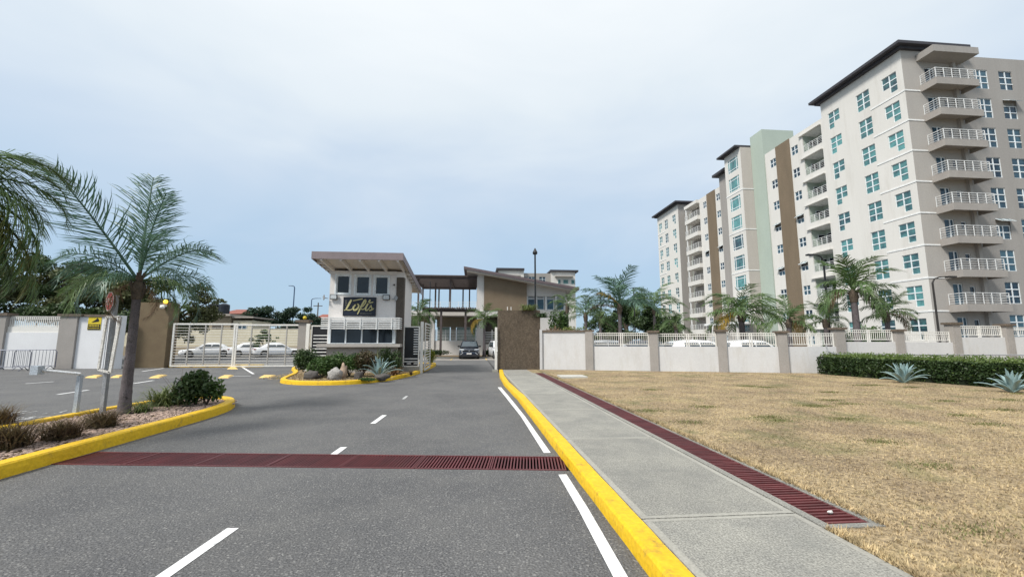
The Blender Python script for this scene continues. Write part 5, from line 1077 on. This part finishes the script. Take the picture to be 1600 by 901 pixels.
tree('dense dark tree mass left of the slim lamp post behind the wall', (17.3, 46, 0), 9, [(-1.2, 0, 3.6, 2.2, 2.2, 2.2), (1.0, 0, 4.6, 2.2, 2.2, 2.4), (-2.6, 0, 2.6, 1.8, 2, 1.7), (0, 0, 1.8, 3, 2.2, 1.8)], 15000, .26, M_leafd, 8, tw, trunk_r=.3)
tree('dense dark tree right of the slim lamp post behind the wall', (20.3, 47, 0), 9, [(-.8, 0, 4.6, 1.9, 2.2, 2.4), (1.2, 0, 3.7, 1.8, 2, 2.3), (0, 0, 1.8, 3, 2.2, 1.8)], 11000, .26, M_leafd, 9, tw, trunk_r=.3)
tree('dark shrubby tree right of the club house roof end', (14.8, 40, 0), 5, [(-2, 0, 2.9, 2.2, 1.8, 1.6), (1.2, 0, 2.6, 2.4, 1.8, 1.5), (4, 0, 2.4, 2.2, 1.6, 1.4)], 8000, .2, M_leafd, 10, tw)
bush('leafy_bush', 'green shrub at the foot of the apartment block beside the low palms', (28, 27, 0), 2.8, 1.2, 2.9, 4500, .17, M_leafg, 64)
bush('leafy_bush', 'dark shrub between the low palms behind the wall', (24.5, 25.5, 0), 1.8, 1.0, 2.5, 4000, .15, M_leafd, 66)
bush('leafy_bush', 'low hedge of dark shrubs in front of the club house wall', (-3.6, 42, .12), 2.3, .5, .75, 2500, .12, M_leafd, 65)
bush('leafy_bush', 'low dark shrub right of the dark blue car in front of the club house', (1.6, 42, .12), .9, .5, .7, 1000, .12, M_leafd, 67)

# ================================================================ LEFT WALL, TAN MONUMENT, GATES
lw = thing('boundary_wall', 'white boundary wall with grey pillars and a cream railing at the left edge', 'wall', (-27, 27.4, 0))
MB().box(-36, -24.5, 27.4, 27.65, 0, 2.12).build('wall_panel', M_wallL, lw)
MB().box(-24.49, -23.55, 27.28, 27.75, 0, 3.08).build('pillar', M_pil, lw); MB().box(-24.6, -23.3, 27.2, 27.85, 3.082, 3.22).build('coping', M_cop, lw)
MB().box(-28.6, -27.4, 27.28, 27.75, 0, 3.1).build('pillar', M_pil, lw); MB().box(-28.7, -27.3, 27.2, 27.85, 3.102, 3.26).build('coping', M_cop, lw)
MB().box(-23.54, -21.95, 27.4, 27.7, 0, 3.06).build('wall_panel', M_wallL, lw); MB().box(-23.29, -21.95, 27.33, 27.8, 3.064, 3.2).build('coping', M_cop, lw)
MB().prism([(-21.94, 27.45), (-21.0, 26.95), (-20.75, 27.2), (-21.7, 27.9)], 0, 3.12).build('gate_pier', M_wallL, lw)
s = MB()
MB().box(-36, -24.5, 27.45, 27.6, 2.121, 2.46).build('upper_kerb', M_rail, lw)
for z in (2.5, 2.92, 3.04): s.box(-36, -28.65, 27.5, 27.54, z, z + .04); s.box(-27.35, -24.5, 27.5, 27.54, z, z + .04)
for i in range(110):
    x = -36 + i * .105
    if not (-28.6 < x < -27.4): s.box(x, x + .035, 27.505, 27.535, 2.46, 3.04)
s.build('railing', M_rail, lw)
ws = thing('warning_sign', 'yellow and black beware of dog style warning plate on the left white wall', 'sign', (-22.65, 27.37, 2.3)); ws['label'] = 'yellow and black warning plate with a dark animal figure on the left white wall'
MB().box(-23.02, -22.3, 27.375, 27.395, 2.28, 3.04).build('plate', M_signy, ws); MB().box(-23.0, -22.32, 27.366, 27.373, 2.30, 2.62).build('black_panel', M_black, ws)
s = MB(); yy = 27.366; s.add([(-22.82, yy, 2.72), (-22.66, yy, 2.74), (-22.46, yy, 2.76), (-22.40, yy, 2.84), (-22.46, yy, 2.93), (-22.52, yy, 3.0), (-22.58, yy, 2.92), (-22.64, yy, 2.86), (-22.78, yy, 2.76)], [tuple(range(9))[::-1]]); s.build('animal_figure', M_black, ws)
s = MB()
for row, (z, n, hh) in enumerate(((2.48, 7, .09), (2.36, 9, .05))):
    for i in range(n): x = -22.95 + i * .6 / n; s.box(x, x + .35 / n, 27.362, 27.365, z, z + hh); s.box(x, x + .5 / n, 27.3615, 27.3645, z + hh * .4, z + hh * .6)
s.build('small_lettering', M_signy, ws)
t = thing('monument_wall', 'tall tan brown monument wall behind the feature palm at the left gate', 'wall', (-19.8, 28, 0))
MB().box(-20.85, -18.75, 27.7, 28.6, 0, 3.98).build('wall_body', M_monL, t)
t2 = MB().sphere((-18.95, 27.6, 4.03), .12); tag(t2.build('beacon_lamp', M_amber), 'small lit amber beacon on top of the tan monument wall', 'lamp')
s = MB(); s.box(-19.15, -18.9, 27.45, 27.69, 3.72, 3.84); s.sphere((-19.03, 27.5, 3.68), .13, sq=(1.1, 1, .8)); tag(s.build('security_camera', M_signw), 'white dome security camera high on the tan monument wall', 'camera')
def slide_gate(label, x0, x1, y, z0, z1, n, group, ups=4, yslant=0):
    t = thing('sliding_gate', label, 'gate', ((x0 + x1) / 2, y, z0), 0, group)
    s = MB(); s.box(x0, x0 + .09, y - .04, y + .04, z0, z1); s.box(x1 - .09, x1, y - .04, y + .04, z0, z1); s.box(x0 + .09, x1 - .09, y - .04, y + .04, z1 - .09, z1); s.box(x0 + .09, x1 - .09, y - .04, y + .04, z0, z0 + .09); s.build('frame', M_rail, t)
    for i in range(1, ups): x = x0 + (x1 - x0) * i / ups; MB().box(x - .03, x + .03, y - .035, y + .035, z0 + .091, z1 - .091).build('upright', mat('grey_upright', (.42, .40, .37), rough=.5), t)
    sm = MB(); sm.box(-(x1 - x0) / 2 + .09, (x1 - x0) / 2 - .09, -.010, .010, 0, .024); sme = sm.mesh('slat'); sme.materials.append(M_rail)
    for i in range(n): link('slat', sme, t, (0, 0, .17 + i * (z1 - z0 - .3) / (n - 1)))
slide_gate('left leaf of the cream slatted sliding gate, next to the tan monument', -18.55, -14.75, 27.9, .06, 2.72, 15, 'sliding gate leaves', 4)
slide_gate('right leaf of the cream slatted sliding gate, ending at the small pillar', -14.7, -10.55, 27.4, .06, 2.66, 15, 'sliding gate leaves', 4)
s = MB(); s.box(-18.7, -13.2, 28.05, 28.3, 0, .16); struct('gate_kerb', s, M_yel)
t = thing('gate_pillar', 'short grey pillar with brown coping between sliding gate and gatehouse', 'pillar', (-9.2, 24, 0)); MB().box(-9.48, -9.02, 23.8, 24.2, 0, 2.62).build('shaft', M_pil, t); MB().box(-9.62, -8.92, 23.7, 24.3, 2.622, 2.76).build('coping', M_cop, t)
tag(MB().sphere((-9.25, 24, 2.88), .1).build('beacon_lamp', M_signy), 'small yellow beacon on top of the short grey gate pillar', 'lamp')
# car park wall beyond, house, tanks
t = thing('boundary_wall', 'cream rear boundary wall with tan base at the back of the car park', 'wall', (-24, 52, 0)); MB().box(-44, -13, 52, 52.3, 1.05, 3.0).build('wall_panel', M_cream, t); MB().box(-44, -13, 51.9, 52.35, 0, 1.048).build('plinth', M_tan, t)
h = thing('house', 'low tan house with flat roof beyond the car park', 'house', (*PY(345, 520, 64)[:1], 64, 0)); hx = PY(345, 520, 64)[0]
MB().box(hx - 4, hx + 1.2, 64, 70, 0, 5.2).build('wall', M_tan, h); MB().box(hx - 4.6, hx + 1.4, 63.4, 70.4, 5.202, 5.5).build('roof', mat('flat_roof', (.36, .32, .28)), h)
MB().box(hx + 1.41, hx + 4, 64.3, 70, 0, 4.6).build('wall', M_cream, h); MB().box(hx + 1.41, hx + 4.3, 63.9, 70.4, 4.95, 5.15).build('roof', mat('flat_roof', (.36, .32, .28)), h); put_window(h, 'hw', 1.2, 1.5, 2, 1, set(), (hx + 2.1, 64.25, 2.6), 0, G_blue)
MB().box(hx - 1.2, hx + .2, 63.9, 63.999, 2.4, 3.9).build('shutter', M_dkcol, h)
for i, dx in enumerate((-1.9, -.4)):
    s = MB(); x = hx + dx; s.tube([(x, 65, 5.52), (x, 65, 6.9)], [.72, .72], 14); s.tube([(x, 65, 6.9), (x, 65, 7.1)], [.7, .3], 14); s.tube([(x, 65, 5.9), (x, 65, 5.95)], .75, 14); s.tube([(x, 65, 6.45), (x, 65, 6.5)], .75, 14)
    tag(s.build('water_tank', M_tank), ('left' if i == 0 else 'right') + ' one of the two black water tanks on the tan house roof', 'water tank', 'water tanks on the tan house')
def gable(label, px0, px1, Yb, ztop_px, zb_px, m):
    x0 = PY(px0, 500, Yb)[0]; x1 = PY(px1, 500, Yb)[0]; zt = PY(px0, ztop_px, Yb)[1]; zb = PY(px0, zb_px, Yb)[1]
    t = thing('house', label, 'house', ((x0 + x1) / 2, Yb, 0)); MB().box(x0 + .4, x1 - .4, Yb, Yb + 8, 0, zb).build('wall', M_tan, t)
    s = MB(); s.add([(x0, Yb - .6, zb), (x1, Yb - .6, zb), (x1 - 1, Yb + 4, zt), (x0 + 1, Yb + 4, zt), (x0, Yb + 8.6, zb), (x1, Yb + 8.6, zb)], [(0, 1, 2, 3), (3, 2, 5, 4), (0, 3, 4), (1, 5, 2), (0, 4, 5, 1)]); s.build('roof', m, t)
gable('house with red roof behind the two black water tanks', 343, 378, 90, 481, 490, M_red)
gable('small house with dull red roof left of the gatehouse', 486, 520, 95, 489, 500, M_red)

# ================================================================ LAMP POSTS AND POLES
def lamp(label, x, y, top, arm, m, r0=.06, group=None, head=.5, dy=0, spike=False):
    t = thing('lamp_post', label, 'lamp post', (x, y, 0), 0, group); s = MB()
    pts_ = [(x, y, 0), (x, y, top - (.35 if arm else 0))]
    if arm: pts_ += [(x + arm * .12, y, top - .12), (x + arm * .4, y, top), (x + arm * .8, y, top + .03)]
    s.tube(pts_, [r0, r0 * .8] + ([r0 * .7, r0 * .6, r0 * .5] if arm else []), 8); s.build('pole', m, t)
    if arm: a = MB(); a.box(min(x + arm * .78, x + arm * 1.2), max(x + arm * .78, x + arm * 1.2), y - .12, y + .12, top - .03, top + .06); a.build('lamp_head', m, t)
    if spike: a = MB(); a.tube([(x, y, top), (x, y, top + .12)], [.14, .16], 10); a.tube([(x, y, top + .121), (x, y, top + .4)], [.16, .02], 10); a.build('lamp_head', m, t)
    return t
lamp('tall slim black lamp post rising behind the brown monument wall', 3.84, 26, 7.1, 0, M_black, .065, spike=True)
lamp('black lamp post with arm to the left standing among the right palms', 21.8, 24, 6.95, -.9, M_black, .07)
lamp('grey brown lamp post with long arm to the right near the apartment corner', 26.75, 22, 5.35, 1.25, mat('bronze_metal', (.03, .027, .025)), .06)
lamp('thin dark lamp post behind the wall left of the slender palm', 12.4, 40, 6.4, -.1, M_black, .07, 'thin lamp posts behind the wall')
lamp('thin dark lamp post in front of the dense dark trees', 15.75, 40, 6.5, 0, M_black, .07, 'thin lamp posts behind the wall', spike=True)
lamp('slim black lamp post rising through the trees behind the left wall', -28.6, 33, 7.2, 0, M_black, .07)
lamp('blue grey street lamp with arm to the left over the distant tree', -37.1, 90, 13.0, -1.0, M_bluelamp, .14)
lamp('blue grey street lamp with arm to the right beside the gatehouse', -41.0, 110, 12.4, 1.9, M_bluelamp, .14)
xx = PY(497, 480, 120)[0]; t = thing('utility_pole', 'distant wooden utility pole with crossarm left of the gatehouse', 'utility pole', (xx, 120, 0)); MB().box(xx - .12, xx + .12, 119.9, 120.1, 0, 12.2).build('pole', M_bark, t); MB().box(xx - 1.2, xx + 1.2, 119.8, 119.89, 11.2, 11.4).build('crossarm', M_bark, t)
lamp('slim black post in front of the club house beside the trellis', -4.0, 38.5, 7.0, 0, M_black, .05)

# ================================================================ STREET FURNITURE AT LEFT
sp = thing('stop_sign', 'small red and white octagonal stop sign turned nearly edge on atop a galvanised post', 'stop sign', (-7.62, 9.66, .1))
MB().box(-7.67, -7.60, 9.62, 9.70, .1, 2.58).build('post', M_galv, sp)
s = MB(); s2 = MB(); s3 = MB(); n = Vector((-.57, -.82, 0)).normalized(); tdir = Vector((-n.y, n.x, 0)); c = Vector((-7.70, 9.60, 2.44)); ro = .215
def octo(mb, r_, off, th, zsc=1):
    P = []
    for d in (0, th):
        for i in range(8): a = math.pi / 8 + i * math.pi / 4; p = c + n * (off + d) + tdir * math.cos(a) * r_ + Vector((0, 0, math.sin(a) * r_ * zsc)); P.append(tuple(p))
    mb.add(P, [tuple(range(8)), tuple(range(8, 16))[::-1]] + [(i, (i + 1) % 8, 8 + (i + 1) % 8, 8 + i) for i in range(8)])
octo(s, ro, 0, .004); s.build('border', M_signw, sp); octo(s2, ro * .92, .0045, .002); s2.build('face', M_signr, sp)
def sgl(u0, u1, z0, z1, mb): a = c + n * .008 + tdir * u0; b = c + n * .008 + tdir * u1; mb.add([(a.x, a.y, c.z + z0), (b.x, b.y, c.z + z0), (b.x, b.y, c.z + z1), (a.x, a.y, c.z + z1)], [(0, 1, 2, 3)])
L5 = MB()   # S T O P
for k, segs in enumerate((((0, 1, 0, .16), (0, 1, .42, .58), (0, 1, .84, 1), (0, .22, .5, 1), (.78, 1, 0, .5)), ((0, 1, .84, 1), (.4, .6, 0, .84)), ((0, 1, 0, .16), (0, 1, .84, 1), (0, .22, 0, 1), (.78, 1, 0, 1)), ((0, .22, 0, 1), (0, 1, .84, 1), (0, 1, .42, .58), (.78, 1, .45, 1)))):
    for j, (a, b, c0, c1) in enumerate(segs): u = .15 - k * .085; sgl(u - b * .062, u - a * .062, -.07 + c0 * .14, -.07 + c1 * .14, L5)
L5.build('lettering', M_signw, sp)
fr = thing('sign_frame', 'empty white rectangular sign frame hanging on the galvanised sign post', 'sign frame', (-7.7, 9.55, .95))
A_ = [Vector((PY(px, py, 9.56)[0], 9.56, PY(px, py, 9.56)[1])) for px, py in ((167, 495), (188, 495), (172, 582), (154, 577))]
for i in range(4):
    MB().bar(A_[i], A_[(i + 1) % 4], .055 if i == 1 else .04, .04, up=(0, 1, 0)).build('frame_bar', M_signw, fr)
cr_ = thing('card_reader_post', 'pale galvanised post with horizontal arm and square box on the pebble island', 'post', (-8.05, 9.56, .1))
M_pale = mat('pale_galvanised', (.42, .47, .52), (.36, .40, .45), rough=.45)
MB().box(-8.085, -8.015, 9.515, 9.585, .05, .92).build('post', M_pale, cr_)
MB().tube([(-8.0, 9.5, .94), (-8.52, 9.28, 1.03)], .028, 10).build('arm', mat('pale_arm', (.62, .64, .66)), cr_); MB().box(-8.66, -8.52, 9.18, 9.32, .95, 1.12).build('box', M_pale, cr_)
def barrier(label, x0, y0, x1, y1, seed):
    t = thing('crowd_barrier', label, 'barrier', ((x0 + x1) / 2, (y0 + y1) / 2, 0), 0, 'grey crowd barriers by the left wall'); a = Vector((x0, y0, 0)); b = Vector((x1, y1, 0)); d = (b - a); Ln = d.length; d /= Ln; M_b = mat('barrier_steel', (.14, .15, .19), (.10, .11, .14), rough=.5, metal=.3)
    def p(u, z): q = a + d * u; return (q.x, q.y, z)
    MB().tube([p(0, .1), p(0, 1.0), p(.1, 1.12), p(Ln - .1, 1.12), p(Ln, 1.0), p(Ln, .1)], .024, 6).build('frame', M_b, t); MB().tube([p(0, .22), p(Ln, .22)], .02, 6).build('bottom_rail', M_b, t)
    k = int(Ln / .17)
    for i in range(1, k): MB().tube([p(Ln * i / k, .22), p(Ln * i / k, 1.12)], .010, 5).build('bar', M_b, t)
    n = Vector((-d.y, d.x, 0))
    for u in (.25, Ln - .25): q = a + d * u; MB().tube([q + n * .3, q + Vector((0, 0, .22)), q - n * .3], .02, 6).build('foot', M_b, t)
barrier('grey crowd barrier in front of the left wall, right one of the pair', -26.0, 26.6, -23.9, 26.7, 1)
barrier('grey crowd barrier overlapping in front, left one of the pair', -26.6, 25.4, -24.2, 25.6, 2)
barrier('third grey crowd barrier cut by the left frame edge', -29.0, 26.8, -26.5, 26.6, 3)

# ================================================================ CARS
def car(label, loc, rz, kind, paint, group=None, plate=True):
    t = thing('parked_car', label, 'car', loc, rz, group); suv = kind == 'suv'
    Ln, W, H = (4.55, 1.84, 1.68) if suv else (4.65, 1.80, 1.44); hw = W / 2; f = -Ln / 2         # nose towards -Y
    belt = 1.04 if suv else .92; hood = .98 if suv else .82; tr_ = 1.04 if suv else .98; gc = .22
    # lower body stations along y: (y, half width, z top, z bottom)
    st = [(0, hw * .70, .62, .34), (.06, hw * .84, .72 if suv else .62, .26), (.28, hw * .95, hood - .08, .22), (.7, hw, hood - .01, gc), (1.2, hw, hood + .02, gc), (1.55, hw, belt, gc), (2.6, hw, belt + .01, gc), (3.6, hw, belt + .03, gc), (Ln - .45, hw * .98, tr_, gc), (Ln - .15, hw * .93, tr_ - .02, .24), (Ln - .02, hw * .84, tr_ - .14, .32), (Ln, hw * .76, .7, .4)]
    s = MB(); rings = []
    for (y, w, zt, zb) in st:
        m_ = (zt + zb) / 2; rings.append([(-w * .90, f + y, zb), (-w, f + y, zb + .10), (-w * 1.0, f + y, m_), (-w * .985, f + y, zt - .10), (-w * .90, f + y, zt - .015), (-w * .45, f + y, zt + .02), (0, f + y, zt + .03), (w * .45, f + y, zt + .02), (w * .90, f + y, zt - .015), (w * .985, f + y, zt - .10), (w, f + y, m_), (w, f + y, zb + .10), (w * .90, f + y, zb)])
    n = 13; vs = [p for r_ in rings for p in r_]; fs = []
    for i in range(len(rings) - 1):
        for j in range(n - 1): fs.append((i * n + j, i * n + j + 1, (i + 1) * n + j + 1, (i + 1) * n + j))
        fs.append((i * n + n - 1, i * n, (i + 1) * n, (i + 1) * n + n - 1))
    fs += [tuple(range(n))[::-1], tuple((len(rings) - 1) * n + j for j in range(n))]; s.add(vs, fs); s.mats = [paint]; s.sm = True; body = link('body', s.mesh('body'), t)
    # cabin
    if suv: prof = [(1.15, belt), (1.75, H - .16), (2.05, H - .05), (2.9, H), (3.7, H - .05), (4.15, H - .16), (4.42, belt + .03)]
    else: prof = [(1.30, belt - .02), (2.0, H - .12), (2.3, H - .03), (2.85, H), (3.3, H - .04), (3.55, H - .12), (4.15, belt + .06)]
    def cab(mb, sc_w, inset, zoff, only=None):
        vs = []
        for (y, z) in prof:
            k = (z - belt) / (H - belt); w = hw * (.93 - .20 * k) * sc_w; vs += [(-w, f + y, z + zoff), (-w * .8, f + y, z + .02 + zoff), (0, f + y, z + .035 + zoff), (w * .8, f + y, z + .02 + zoff), (w, f + y, z + zoff)]
        b0 = len(vs)
        for (y, z) in prof: vs += [(-hw * .93 * sc_w, f + y, belt - .02), (hw * .93 * sc_w, f + y, belt - .02)]
        fs = []
        for i in range(len(prof) - 1):
            for j in range(4): fs.append((i * 5 + j, i * 5 + j + 1, i * 5 + j + 6, i * 5 + j + 5))
            fs.append((b0 + 2 * i, i * 5, i * 5 + 5, b0 + 2 * i + 2)); fs.append((i * 5 + 4, b0 + 2 * i + 1, b0 + 2 * i + 3, i * 5 + 9))
        mb.add(vs, fs)
    s = MB(); cab(s, 1, 0, 0); s.mats = [paint]; s.sm = True; link('cabin', s.mesh('cabin'), t)
    def strip(y0, z0, y1, z1, k0, k1, a, name, m):      # windscreen / rear window just outside the cabin skin
        s = MB(); 
        def W_(z): return hw * (.93 - .20 * (z - belt) / (H - belt))
        w0, w1 = W_(z0) * a, W_(z1) * a; nz_ = .018
        dy = y1 - y0; dz = z1 - z0; L2 = math.hypot(dy, dz); ny, nzz = -dz / L2 * nz_, dy / L2 * nz_
        if dy * 1 < 0: ny, nzz = -ny, -nzz
        s.add([(-w0, f + y0 + ny, z0 + nzz + .01), (0, f + y0 + ny, z0 + nzz + .035), (w0, f + y0 + ny, z0 + nzz + .01), (-w1, f + y1 + ny, z1 + nzz + .01), (0, f + y1 + ny, z1 + nzz + .037), (w1, f + y1 + ny, z1 + nzz + .01)], [(0, 1, 4, 3), (1, 2, 5, 4)]); s.mats = [m]; link(name, s.mesh(name), t)
    Gc = glass('car_glass', (.03, .045, .055), (.05, .07, .085), rough=.04, spec=1.0)
    i0 = prof[0]; i1 = prof[1]; strip(i0[0] + .06, i0[1] + .05, i1[0] + .04, i1[1] + .02, 0, 0, .88, 'windscreen', Gc)
    e0 = prof[-1]; e1 = prof[-2]
    s = MB(); w0 = hw * .80; w1 = hw * .66; s.add([(-w0, f + e0[0] + .015, e0[1] + .04), (w0, f + e0[0] + .015, e0[1] + .04), (w1, f + e1[0] + .045, e1[1] + .0), (-w1, f + e1[0] + .045, e1[1])], [(0, 1, 2, 3)]); s.mats = [Gc]; link('rear_window', s.mesh('rear_window'), t)
    for sg_ in (-1, 1):
        for (ya, yb) in ((1.55 if suv else 1.75, 2.62), (2.70, 3.62 if suv else 3.6)):
            s = MB(); zt = H - .16; zb = belt + .04
            def sx(z): return sg_ * (hw * (.93 - .20 * (z - belt) / (H - belt)) + .012)
            ins = .38 if ya < 2 else .04; ine = .35 if yb > 3 and not suv else .06
            s.add([(sx(zb), f + ya - .12, zb), (sx(zb), f + yb, zb), (sx(zt), f + yb - (ine if yb > 3 else 0), zt), (sx(zt), f + ya + ins, zt)], [(0, 1, 2, 3)]); s.mats = [Gc]; link('side_window', s.mesh('side_window'), t)
        for wy in (.88, Ln - .95):
            s = MB(); r_ = .34 if suv else .32; x = sg_ * (hw - .11); s.tube([(x - .11, f + wy, r_), (x + .11, f + wy, r_)], r_, 20); s.mats = [M_tyre]; wo_ = link('wheel', s.mesh('wheel'), t)
            s = MB(); xx_ = sg_ * (hw + .003); s.tube([(xx_ - .02, f + wy, r_), (xx_ + .004, f + wy, r_)], r_ * .62, 14); s.mats = [M_rim]; link('rim', s.mesh('rim'), wo_)
            s = MB(); 
            for q in range(5): a = q * 1.2566; s.bar((xx_ + sg_ * .006, f + wy, r_), (xx_ + sg_ * .006, f + wy + math.cos(a + .6) * r_ * .55, r_ + math.sin(a + .6) * r_ * .55), .012, r_ * .16, up=(1, 0, 0))
            s.mats = [M_plas]; link('rim_gaps', s.mesh('rim_gaps'), wo_)
            s = MB(); s.tube([(sg_ * (hw + .001) - sg_ * .2, f + wy, r_ + .02), (sg_ * (hw + .002), f + wy, r_ + .02)], r_ + .055, 20); s.mats = [M_plas]; link('wheel_arch', s.mesh('wheel_arch'), t)
        s = MB(); s.box(min(sg_ * (hw * .93), sg_ * (hw + .16)), max(sg_ * (hw * .93), sg_ * (hw + .16)), f + 1.62, f + 1.78, belt + .02, belt + .16); s.mats = [paint if kind != 'suv' else M_plas]; link('mirror', s.mesh('mirror'), t)
        s = MB(); hz = hood - .17; s.add([(sg_ * hw * .5, f + .05, hz), (sg_ * hw * .95, f + .30, hz + .02), (sg_ * hw * .97, f + .34, hz + .12), (sg_ * hw * .52, f + .12, hz + .08), ], [(0, 1, 2, 3)]); s.mats = [M_lamp]; link('headlight', s.mesh('headlight'), t)
        s = MB(); s.box(min(sg_ * hw * .48, sg_ * hw * .93), max(sg_ * hw * .48, sg_ * hw * .93), f + Ln - .20, f + Ln + .0, tr_ - .26, tr_ - .12); s.mats = [M_tail]; link('tail_light', s.mesh('tail_light'), t)
        if suv: s = MB(); s.add([(sg_ * hw * .80, f - .012 + .03, .40), (sg_ * hw * .86, f + .02, .42), (sg_ * hw * .62, f - .012, .60), (sg_ * hw * .58, f - .012, .57)], [(0, 1, 2, 3)]); s.mats = [M_lamp]; link('fog_light', s.mesh('fog_light'), t)
    s = MB()
    if suv: s.add([(-hw * .86, f + .035, .36), (hw * .86, f + .035, .36), (hw * .80, f + .03, .66), (hw * .45, f + .0, .80), (-hw * .45, f + .0, .80), (-hw * .80, f + .03, .66)], [tuple(range(6))])
    else: s.box(-hw * .42, hw * .42, f - .015, f + .02, .50, .62); s.box(-hw * .72, hw * .72, f - .005, f + .05, .28, .38)
    s.mats = [M_plas]; link('grille', s.mesh('grille'), t)
    s = MB(); s.box(-hw * .92, hw * .92, f + .05, f + Ln - .05, gc - .04, gc + .08); s.mats = [M_plas]; link('sill_trim', s.mesh('sill_trim'), t)
    s = MB(); s.box(-.22, .22, f - .03, f - .018, .44, .56); s.box(-.26, .26, f + Ln + .002, f + Ln + .012, .56, .68) if not suv else None; s.mats = [M_signw]; link('number_plate', s.mesh('number_plate'), t)
    s = MB(); s.tube([(0, f - .012, .74 if suv else .66), (0, f - .03, .74 if suv else .66)], .06, 12); s.mats = [M_rim]; link('badge', s.mesh('badge'), t)
    return t
ws_ = 'white cars parked behind the sliding gate'
car('dark blue compact utility car parked facing the gateway', (-.38, 40.6, .005), 0, 'suv', M_carb)
car('white utility car half hidden by the brown monument wall', (2.55, 40.7, .005), R(8), 'suv', M_carw)
car('white sedan nearest the tan monument, nose to the left', (-27.2, 46.2, 0), R(-62), 'sedan', M_carw, ws_)
car('middle white sedan of three behind the gate, seen from its rear corner', (-23.4, 47.6, 0), R(118), 'sedan', M_carw, ws_)
car('rightmost white sedan of three behind the gate, rear towards the camera', (-20.6, 47.0, 0), R(122), 'sedan', M_carw, ws_)
wg = 'cars whose roofs show over the boundary wall'
car('white car roof seen through the railing left of the slender palm', (9.7, 28.5, 0), R(70), 'suv', M_carw, wg)
car('dark car seen through the railing left of the second pillar', (13.6, 31.5, 0), R(20), 'suv', M_carb, wg)
car('white car roof showing over the wall between second and third pillar', (14.0, 25.0, 0), R(85), 'suv', M_carw, wg)
car('white car roof showing over the wall between third and fourth pillar', (16.8, 24.2, 0), R(95), 'suv', M_carw, wg)
